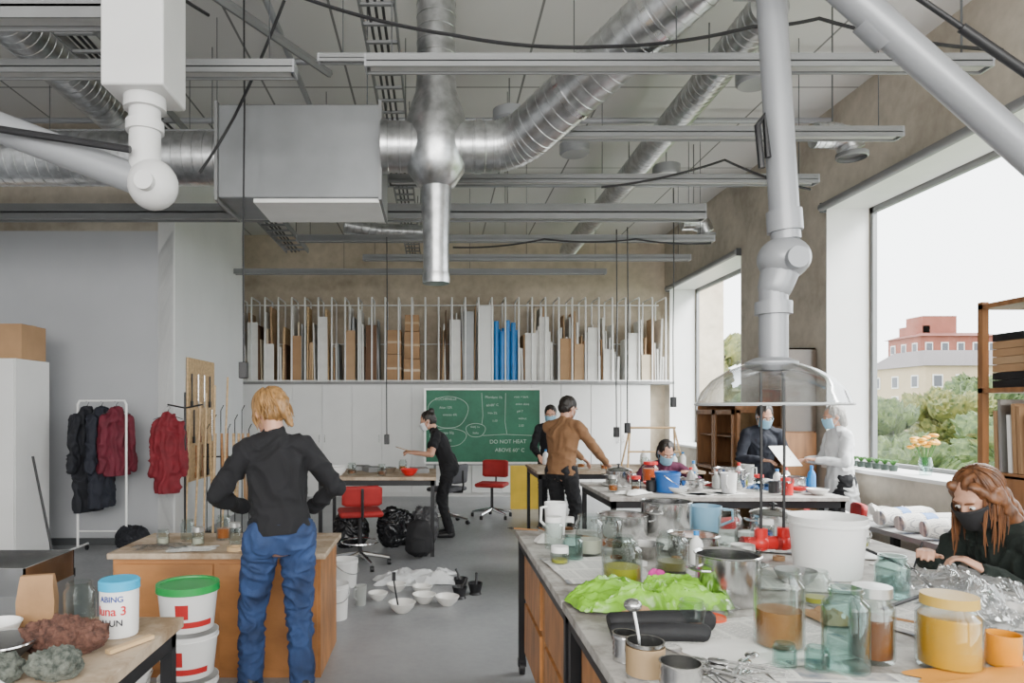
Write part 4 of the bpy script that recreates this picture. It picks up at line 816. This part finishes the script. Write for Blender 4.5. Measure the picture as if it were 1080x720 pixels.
hcable(-1.41,5.0,1.95,ZC); hcable(-.6,8.3,1.3,3.7); hcable(2.2,7.85,1.45,3.7); hcable(2.78,8.0,1.75,4.2); hcable(2.1,7.95,1.4,3.7)
def drape(pts,label='black cable draped under the ceiling rails'):
    P=[]
    for i in range(len(pts)-1):
        a,b_=V(pts[i]),V(pts[i+1])
        for k in range(10):
            t=k/10; q=a.lerp(b_,t); q.z-=.126*t*(1-t)*(b_-a).length; P.append(q)
    P.append(V(pts[-1])); mk(B().sweep(P,.011,7),'draped_cable',blk,label=label,cat='cable')
drape([(-1.0,4.1,4.15),(.1,4.1,3.85),(1.0,4.1,3.78),(1.9,4.1,3.9),(2.3,4.1,3.95),(3.4,4.1,3.76)]); drape([(-1.7,4.9,3.3),(-1.45,4.9,3.7),(-1.0,4.5,4.3)]); drape([(.2,8.2,3.55),(1.3,8.2,3.65),(2.4,8.2,3.65),(3.3,8.2,3.6)]); drape([(1.5,6.2,3.62),(2.6,6.15,3.85),(3.4,6.2,3.6)]); drape([(-3.0,3.0,4.0),(-2.0,3.3,4.2),(-1.5,4.5,4.2)])
for k,(x,y) in enumerate([(1.68,3.30),(1.56,3.28)]):
    r=T('pendant_socket','red power socket hanging on a black cable above bench','socket',(x,y,0)); mk(B().sweep([(0,0,1.02),(.003,0,1.4),(0,0,1.78)],.007,8),'cable',blk,r)
    b=B(); b.cyl((0,0,.93),(0,0,1.03),.03).cyl((-.07,0,.96),(.07,0,.96),.03).ell((0,0,.96),(.04,.04,.04),None,8); mk(b,'red_socket',redP,r)
    for s in(-1,1): mk(B().cyl((s*.07,0,.96),(s*.09,0,.96),.033),'socket_cap',mat('dark_red',(.3,.01,.01),.4),r)
mk(B().sweep([(1.7,3.28,.98),(1.92,3.1,.98),(2.0,2.85,.93),(1.9,2.6,.91),(1.6,2.45,.885)],.007,7),'power_cord',blk,label='black power cord trailing over the bench',cat='cable')
# ---------------------------------------------------------------- PEOPLE
skin=mat('skin',(.52,.28,.19),.5,0,.06,12)
eyeW=mat('eye_white',(.8,.8,.78),.3); iris=mat('iris',(.05,.04,.03),.2); lipM=mat('lips',(.45,.15,.13),.5)
def ik(a,t,l1,l2,pole):
    a=V(a);t=V(t);d=t-a;L=min(d.length,(l1+l2)*.998); dn=d.normalized(); t=a+dn*L
    k=(l1*l1-l2*l2+L*L)/(2*L); h=math.sqrt(max(0,l1*l1-k*k)); p=V(pole); p=(p-dn*p.dot(dn)).normalized()
    return a+dn*k+p*h,t
def human(label,loc,yaw,ph=.93,lean=0,side=0,wl=(-.28,.1,.85),wr=(.28,.1,.85),pl=(-.5,-.6,-.3),pr=(.5,-.6,-.3),al=(-.1,0,.09),ar=(.1,0,.09),hy=0,hp=0,top=None,sleeve='long',pants=None,shoe=None,hair=None,style='short',mask=None,vox=.008,s=1,coat=0,seated=False,palm=(0,0,-1),seed=0,loose=.014,curl=.5,wide=1,folds=.012,hem=-.07,pw=0):
    root=T('person',label,'person',loc,yaw); root.scale=(s,s,s)
    P=V((0,0,ph)); ut=V((math.sin(side),math.sin(lean),math.cos(lean)*math.cos(side))).normalized()
    X=V((1,0,0)); X=(X-ut*X.dot(ut)).normalized()
    sc_=P+ut*.44; W=.165*wide
    f=V((-math.sin(hy)*math.cos(hp),math.cos(hy)*math.cos(hp),-math.sin(hp))); r_=V((math.cos(hy),math.sin(hy),0)); u=r_.cross(f).normalized()
    nk=P+ut*.5; hc=nk+ut*.03+(u*.6+ut*.4)*.115+f*.025
    HR=Matrix((r_,f,u)).transposed()
    def hp_(x,y,z): return hc+r_*x+f*y+u*z
    sh={-1:sc_-X*W-ut*.015,1:sc_+X*W-ut*.015}; arm={}
    for sg,w,p in((-1,wl,pl),(1,wr,pr)):
        arm[sg]=ik(sh[sg],w,.285,.25,p)
    leg={}
    for sg,a in((-1,al),(1,ar)):
        hip=P+V((sg*.09,0,-.02)); k,t=ik(hip,a,.43,.42,(sg*.1,1,.3 if seated else 0)); leg[sg]=(hip,k,t)
    def torso(b,i,wf=1.0):
        b.limb(P+V((0,-.01,-.05)),P+ut*.10,(.145*wf+i,.10+i),(.125*wf+i,.09+i),X)
        b.limb(P+ut*.10,P+ut*.34,(.12*wf+i,.088+i),(.152*wide+i,.105+i),X); b.limb(P+ut*.34,P+ut*.42,(.15*wide+i,.10+i),(.115*wide+i,.068+i),X)
        for sg in(-1,1): b.limb(sc_+ut*.03,sh[sg],.05+i*.8,.050+i*.8)
    b=B(); torso(b,-.006)
    b.limb(sc_+ut*.02,hp_(0,-.025,-.05),.056,.05)
    for sg in(-1,1):
        e,t=arm[sg]; b.limb(sh[sg],e,.048,.037); b.limb(e,t,.038,.024)
        d=(t-e).normalized()
        n=V(palm); n=(n-d*n.dot(d)).normalized(); sd=d.cross(n).normalized()
        if sd.dot(X)*sg>0: sd=-sd
        b.limb(t+d*.01,t+d*.08,(.027,.018),(.038,.014),sd)
        for k,(ln,of) in enumerate([(.068,.029),(.078,.010),(.072,-.010),(.056,-.028)]):
            p=t+d*.085+sd*of; ang=.15
            for j,fr in enumerate((.45,.32,.23)):
                ang+=curl*(.5,.8,.7)[j]; q=p+(d*math.cos(ang)+n*math.sin(ang)+sd*of*.6).normalized()*ln*fr*1.05; b.limb(p,q,.0088-.0008*j,.0082-.0008*j,None,8); p=q
        p=t+d*.03+sd*.022; q=p+(d*.6+sd*.75+n*.2).normalized()*.042; b.limb(p,q,.012,.010,None,8); b.limb(q,q+(d*.85+sd*.2+n*.5).normalized()*.03,.010,.008,None,8)
        hip,k,a=leg[sg]; b.limb(hip,k,.076,.05); b.limb(k,a,.048,.034); b.limb(k.lerp(a,.1)+V((0,-.012,0)),k.lerp(a,.4)+V((0,-.02,0)),.042,.042)
        b.limb(a+V((0,-.02,-.045)),a+V((0,.13,-.055)),(.032,.03),(.036,.018),(1,0,0))
    b.ell(hp_(0,-.012,.022),(.075,.094,.092),HR); b.ell(hp_(0,.028,-.03),(.06,.064,.078),HR); b.ell(hp_(0,.055,-.085),(.03,.03,.024),HR)
    b.ell(hp_(0,.075,.028),(.05,.014,.012),HR)
    b.limb(hp_(0,.088,.012),hp_(0,.108,-.028),.008,.013); b.ell(hp_(0,.088,-.062),(.022,.009,.009),HR)
    for sg in(-1,1): b.ell(hp_(sg*.077,-.005,-.01),(.009,.018,.03),HR)
    mk(fuse(b,vox,2),'body',skin,root)
    for sg in(-1,1):
        b=B(); b.ell(hp_(sg*.03,.083,.0),(.013,.009,.008),HR,8); b.mi=1; b.ell(hp_(sg*.03,.0905,.0),(.006,.003,.006),HR,6); mk(b,'eye',[eyeW,iris],root)
        b=B(); b.limb(hp_(sg*.015,.092,.022),hp_(sg*.045,.084,.024),.004,.003); mk(b,'eyebrow',hair,root)
    if not mask:
        b=B(); b.ell(hp_(0,.093,-.062),(.022,.007,.006),HR,8); mk(b,'lips',lipM,root)
    else:
        b=B()
        def mfn(uu,vv):
            a=(uu-.5)*2.5; z=.0-.105*vv; rr=.078-.012*vv
            return hp_(math.sin(a)*rr,.02+math.cos(a)*(.098-.02*max(0,vv-.5)),z)
        b.grid(mfn,16,10); mk(b,'face_mask',mask,root,solid=.003)
        for sg in(-1,1): mk(B().sweep([hp_(sg*.073,.05,-.015),hp_(sg*.085,-.01,.01),hp_(sg*.085,-.02,-.02),hp_(sg*.07,.045,-.08)],.0018,5),'mask_strap',mask,root)
    if pants:
        b=B(); b.limb(P+V((0,-.01,-.03)),P+ut*.07,(.155,.112),(.138,.105),X)
        for sg in(-1,1):
            hip,k,a=leg[sg]; b.limb(hip,k,.092+pw,.068+pw); b.limb(k,a+V((0,0,.0)),.066+pw,.054+pw)
            if not seated: b.ell(hip+V((sg*-.01,-.035,-.02)),(.085,.08,.10))
        me=fuse(b,vox*1.2,3,folds*.9,13,(1,1,1.5),seed,cut=[(V((0,0,leg[1][2].z-.06)),V((0,0,1)))])
        mk(me,'trousers',pants,root)
    for sg in(-1,1):
        hip,k,a=leg[sg]; b=B(); b.limb(a+V((0,-.03,-.04)),a+V((0,.145,-.052)),(.042,.046),(.044,.034),(1,0,0)); b.limb(a+V((0,-.02,0)),a+V((0,-.02,.03)),.045,.043)
        me=fuse(b,.01,1)
        for v in me.vertices: v.co.z=max(v.co.z,a.z-.085)
        mk(me,'shoe',shoe or blk,root)
    b=B(); torso(b,loose,wf=1.05)
    b.limb(P+V((0,-.01,-.08)),P+ut*.08,(.175,.135),(.152,.117),X)
    b.limb(sc_+ut*.03,sc_+ut*.065,.065,.058)
    if coat: b.limb(P+V((0,0,-.05)),P+V((0,-.02,-coat)),(.18,.14),(.2,.16),X)
    for sg in(-1,1):
        e,t=arm[sg]
        if sleeve=='long': b.limb(sh[sg],e,.060+loose*.3,.050); b.limb(e,e.lerp(t,.93),.050,.035)
        elif sleeve=='short': b.limb(sh[sg],sh[sg].lerp(e,.55),.060,.055)
    hz=-coat if coat else hem
    me=fuse(b,vox*1.2,2,folds,9,(1,1,.8),seed+3,cut=None if seated else [(P+ut*hz,ut if not coat else V((0,0,1)))])
    mk(me,'shirt' if not coat else 'coat',top,root)
    b=B(); b.ell(hp_(0,-.026,.034),(.084,.096,.092),HR)
    b.ell(hp_(0,-.05,-.01),(.074,.068,.075),HR)
    if style=='bun': b.ell(hp_(0,-.10,.09),(.04,.04,.038),HR)
    if style=='updo': b.ell(hp_(.01,-.085,.06),(.05,.05,.05),HR); b.ell(hp_(.015,-.12,.01),(.045,.035,.06),HR); b.limb(hp_(.01,-.12,-.02),hp_(.03,-.125,-.14),.034,.012)
    if style=='bob': b.limb(hp_(0,-.05,0),hp_(0,-.055,-.09),(.088,.065),(.08,.05),r_)
    if style=='long':
        b.limb(hp_(0,-.06,0),hp_(0,-.09,-.17),(.085,.055),(.09,.045),r_)
        for sg in(-1,1): b.limb(hp_(sg*.080,-.015,.03),hp_(sg*.095,-.03,-.2),.024,.034); b.limb(hp_(sg*.045,.05,.088),hp_(sg*.083,.01,.0),.018,.02)
    me=fuse(b,.007,2,.007,34,(1,1,.25),seed); mk(me,'hair',hair,root)
    if vox<.0075:
        random.seed(seed); b=B(); N=130
        for k in range(N):
            az=random.uniform(-2.4,2.4); el_=random.uniform(.2,1.35); pts=[]
            for j in range(8):
                t=j/7; e2=el_-t*1.5
                if e2>-.2: p=hp_(math.sin(az)*.088*math.cos(e2),-.03-math.cos(az)*.102*math.cos(e2),.034+.098*math.sin(e2)); last=p
                else:
                    dz=V((0,0,-.05)) if style=='long' else -u*.02
                    p=last+dz+V((noise.noise(last*20+V((k,0,0)))*.016,noise.noise(last*20+V((0,k,0)))*.016,0)); last=p
                pts.append(p)
            b.sweep(pts,[.003,.004,.004,.0045,.0045,.004,.0035,.0012],5)
        mk(b,'hair_strand',hair,root)
    return root
blond=mat('blond_hair',(.27,.145,.05),.5,0,.45,60,0,40,(1,1,.2)); brownH=mat('brown_hair',(.12,.045,.015),.45,0,.5,50,0,40,(1,1,.2)); darkH=mat('dark_hair',(.013,.009,.007),.5,0,.3,30); greyH=mat('grey_hair',(.30,.29,.27),.6,0,.2,30)
maskB=mat('blue_mask',(.25,.46,.60),.8); maskK=mat('black_mask',(.01,.01,.012),.8); maskW=mat('white_mask',(.7,.75,.78),.8)
jeans=mat('blue_jeans',(.018,.042,.12),.85,0,.5,7,.3,200); blackC=mat('black_cotton',(.006,.006,.008),.9,0,.25,9); darkT=mat('dark_trousers',(.008,.008,.010),.9)
brownS=mat('brown_sweater',(.20,.10,.045),.9,0,.12,14,.2,150); navyS=mat('navy_sweater',(.008,.010,.018),.9); coatW=mat('white_coat',(.60,.61,.62),.8); greenS=mat('dark_green_sweater',(.008,.014,.011),.9,0,.25,14,.3,90); plumS=mat('plum_top',(.07,.006,.03),.85)
human('blond person seen from behind in black top and blue jeans',(-.85,3.72,0),.35,lean=.06,side=-.05,wl=(-.16,.26,1.02),wr=(.20,.22,1.0),pl=(-1,-.5,-.25),pr=(1,-.6,-.25),hy=.45,hp=.5,top=blackC,pants=jeans,hair=blond,style='updo',vox=.0065,s=1.02,seed=1,al=(-.15,.06,.09),ar=(.11,-.07,.09),loose=.018,folds=.018,shoe=blk,hem=-.015,pw=.006,wide=.92)
human('dark-haired woman in black t-shirt and mask working over table',(.17,8.62,0),pi/2,lean=.42,wl=(-.22,.46,1.10),wr=(.02,.48,1.10),hp=.45,top=blackC,sleeve='short',pants=darkT,hair=darkH,style='bun',mask=maskW,s=.97,seed=2)
human('man in brown sweater and dark trousers reaching to the table',(1.36,7.42,0),-.75,lean=.12,wl=(.0,.44,1.0),wr=(.30,.40,.98),hp=.4,hy=-.3,top=brownS,pants=darkT,hair=darkH,style='short',mask=maskW,s=1.04,seed=3,loose=.024,shoe=whiteP,wide=1.1)
human('dark-haired person in dark clothes and mask behind the table',(1.62,9.65,0),pi-.2,lean=.15,wl=(-.15,.33,.98),wr=(.15,.33,.98),hp=.3,top=blackC,pants=darkT,hair=darkH,style='short',mask=maskB,s=.99,seed=4)
human('seated person in plum top bent over work at the table',(2.45,7.5,0),pi,ph=.56,lean=.30,wl=(-.18,.42,.93),wr=(.18,.42,.93),hp=.6,top=plumS,pants=darkT,hair=darkH,style='bob',mask=maskB,seated=True,al=(-.12,.4,.09),ar=(.12,.4,.09),seed=5)
r=T('stool','round black stool under the seated person','stool',(2.45,7.52,0)); mk(B().lathe([(.001,.42),(.17,.42),(.18,.44),(.17,.46),(.001,.46)],24),'seat',blk,r)
for k in range(4): a=k*pi/2+.78; mk(B().cyl((.1*math.cos(a),.1*math.sin(a),.42),(.18*math.cos(a),.18*math.sin(a),0),.012),'leg',blkS,r)
human('person in navy sweater and blue mask looking at a paper',(3.55,7.5,0),pi+.15,lean=.10,wl=(-.10,.33,1.12),wr=(.16,.30,1.08),hp=.5,hy=-.2,top=navyS,pants=darkT,hair=darkH,style='short',mask=maskB,s=.99,seed=6,wide=1.12)
human('grey-haired woman in white lab coat facing a colleague',(4.12,6.95,0),pi/2-.1,lean=.05,wl=(-.14,.30,1.12),wr=(.14,.28,1.10),hp=.3,top=coatW,pants=darkT,hair=greyH,style='bob',mask=maskB,s=.98,seed=7,coat=.38,loose=.022)
human('seated brown-haired woman in dark green sweater and mask writing',(2.74,3.02,0),pi/2+.08,ph=.70,lean=.60,wl=(-.16,.48,.935),wr=(.10,.52,.935),hp=.55,hy=.2,top=greenS,pants=darkT,hair=brownH,style='long',mask=maskK,vox=.0065,seated=True,al=(-.14,.2,.2),ar=(.14,.2,.2),seed=8,loose=.032,folds=.018,curl=.8,wide=1.05)
r=T('stool','round black work stool under the seated woman','stool',(2.77,3.02,0)); mk(B().lathe([(.001,.52),(.18,.52),(.19,.55),(.18,.575),(.001,.575)],24),'seat',blk,r)
mk(B().sweep([(.19*math.cos(a),.19*math.sin(a),.1) for a in [2*pi*k/24 for k in range(25)]],.009,6),'foot_ring',chrome,r)
for k in range(4): a=k*pi/2+.78; mk(B().cyl((.1*math.cos(a),.1*math.sin(a),.52),(.2*math.cos(a),.2*math.sin(a),0),.012),'leg',blkS,r)
r=T('pen','black pen held over the notepad','pen',(2.17,3.1,H+.012)); mk(B().cyl((0,0,0),(.06,.03,.11),.004),'barrel',blk,r)
mk(B().bb(-.11,.11,-.15,.15,0,.004),'paper_sheet',paper,loc=(3.62,7.08,1.12),rot=(.7,0,.2),label='sheet of paper held by the standing person',cat='paper')
mk(B().bb(-.10,.10,-.12,.12,0,.008),'clipboard',cardb,loc=(-.40,8.55,1.10),rot=(0,.3,.2),label='brown card held by the woman at the table',cat='card')
# ---------------------------------------------------------------- LIGHT + CAMERA
w=bpy.data.worlds.new('World'); SC.world=w; w.use_nodes=True; bg=w.node_tree.nodes['Background']; bg.inputs[0].default_value=(.96,.985,1,1); bg.inputs[1].default_value=6.5
def area(loc,rot,sx,sy,e,c=(1,1,1)):
    l=bpy.data.lights.new('daylight_and_fill','AREA'); l.shape='RECTANGLE'; l.size=sx; l.size_y=sy; l.energy=e; l.color=c; o=bpy.data.objects.new('daylight_and_fill',l); COL.objects.link(o); o.location=loc; o.rotation_euler=rot
area((11,5.5,10.5),(0,math.radians(52),0),5,12,10500,(1,.99,.97))
area((0,-3.6,3.0),(math.radians(82),0,0),8,3,900,(1,.98,.94))  # added fill lamp behind the camera, not daylight from a window
cam=bpy.data.cameras.new('camera'); co=bpy.data.objects.new('camera',cam); COL.objects.link(co); co.location=(0,0,1.6); co.rotation_euler=(pi/2,0,0)
cam.lens=24; cam.sensor_width=36; cam.shift_x=80/1080; cam.shift_y=72/1080; cam.clip_end=500; cam.clip_start=.05
SC.camera=co
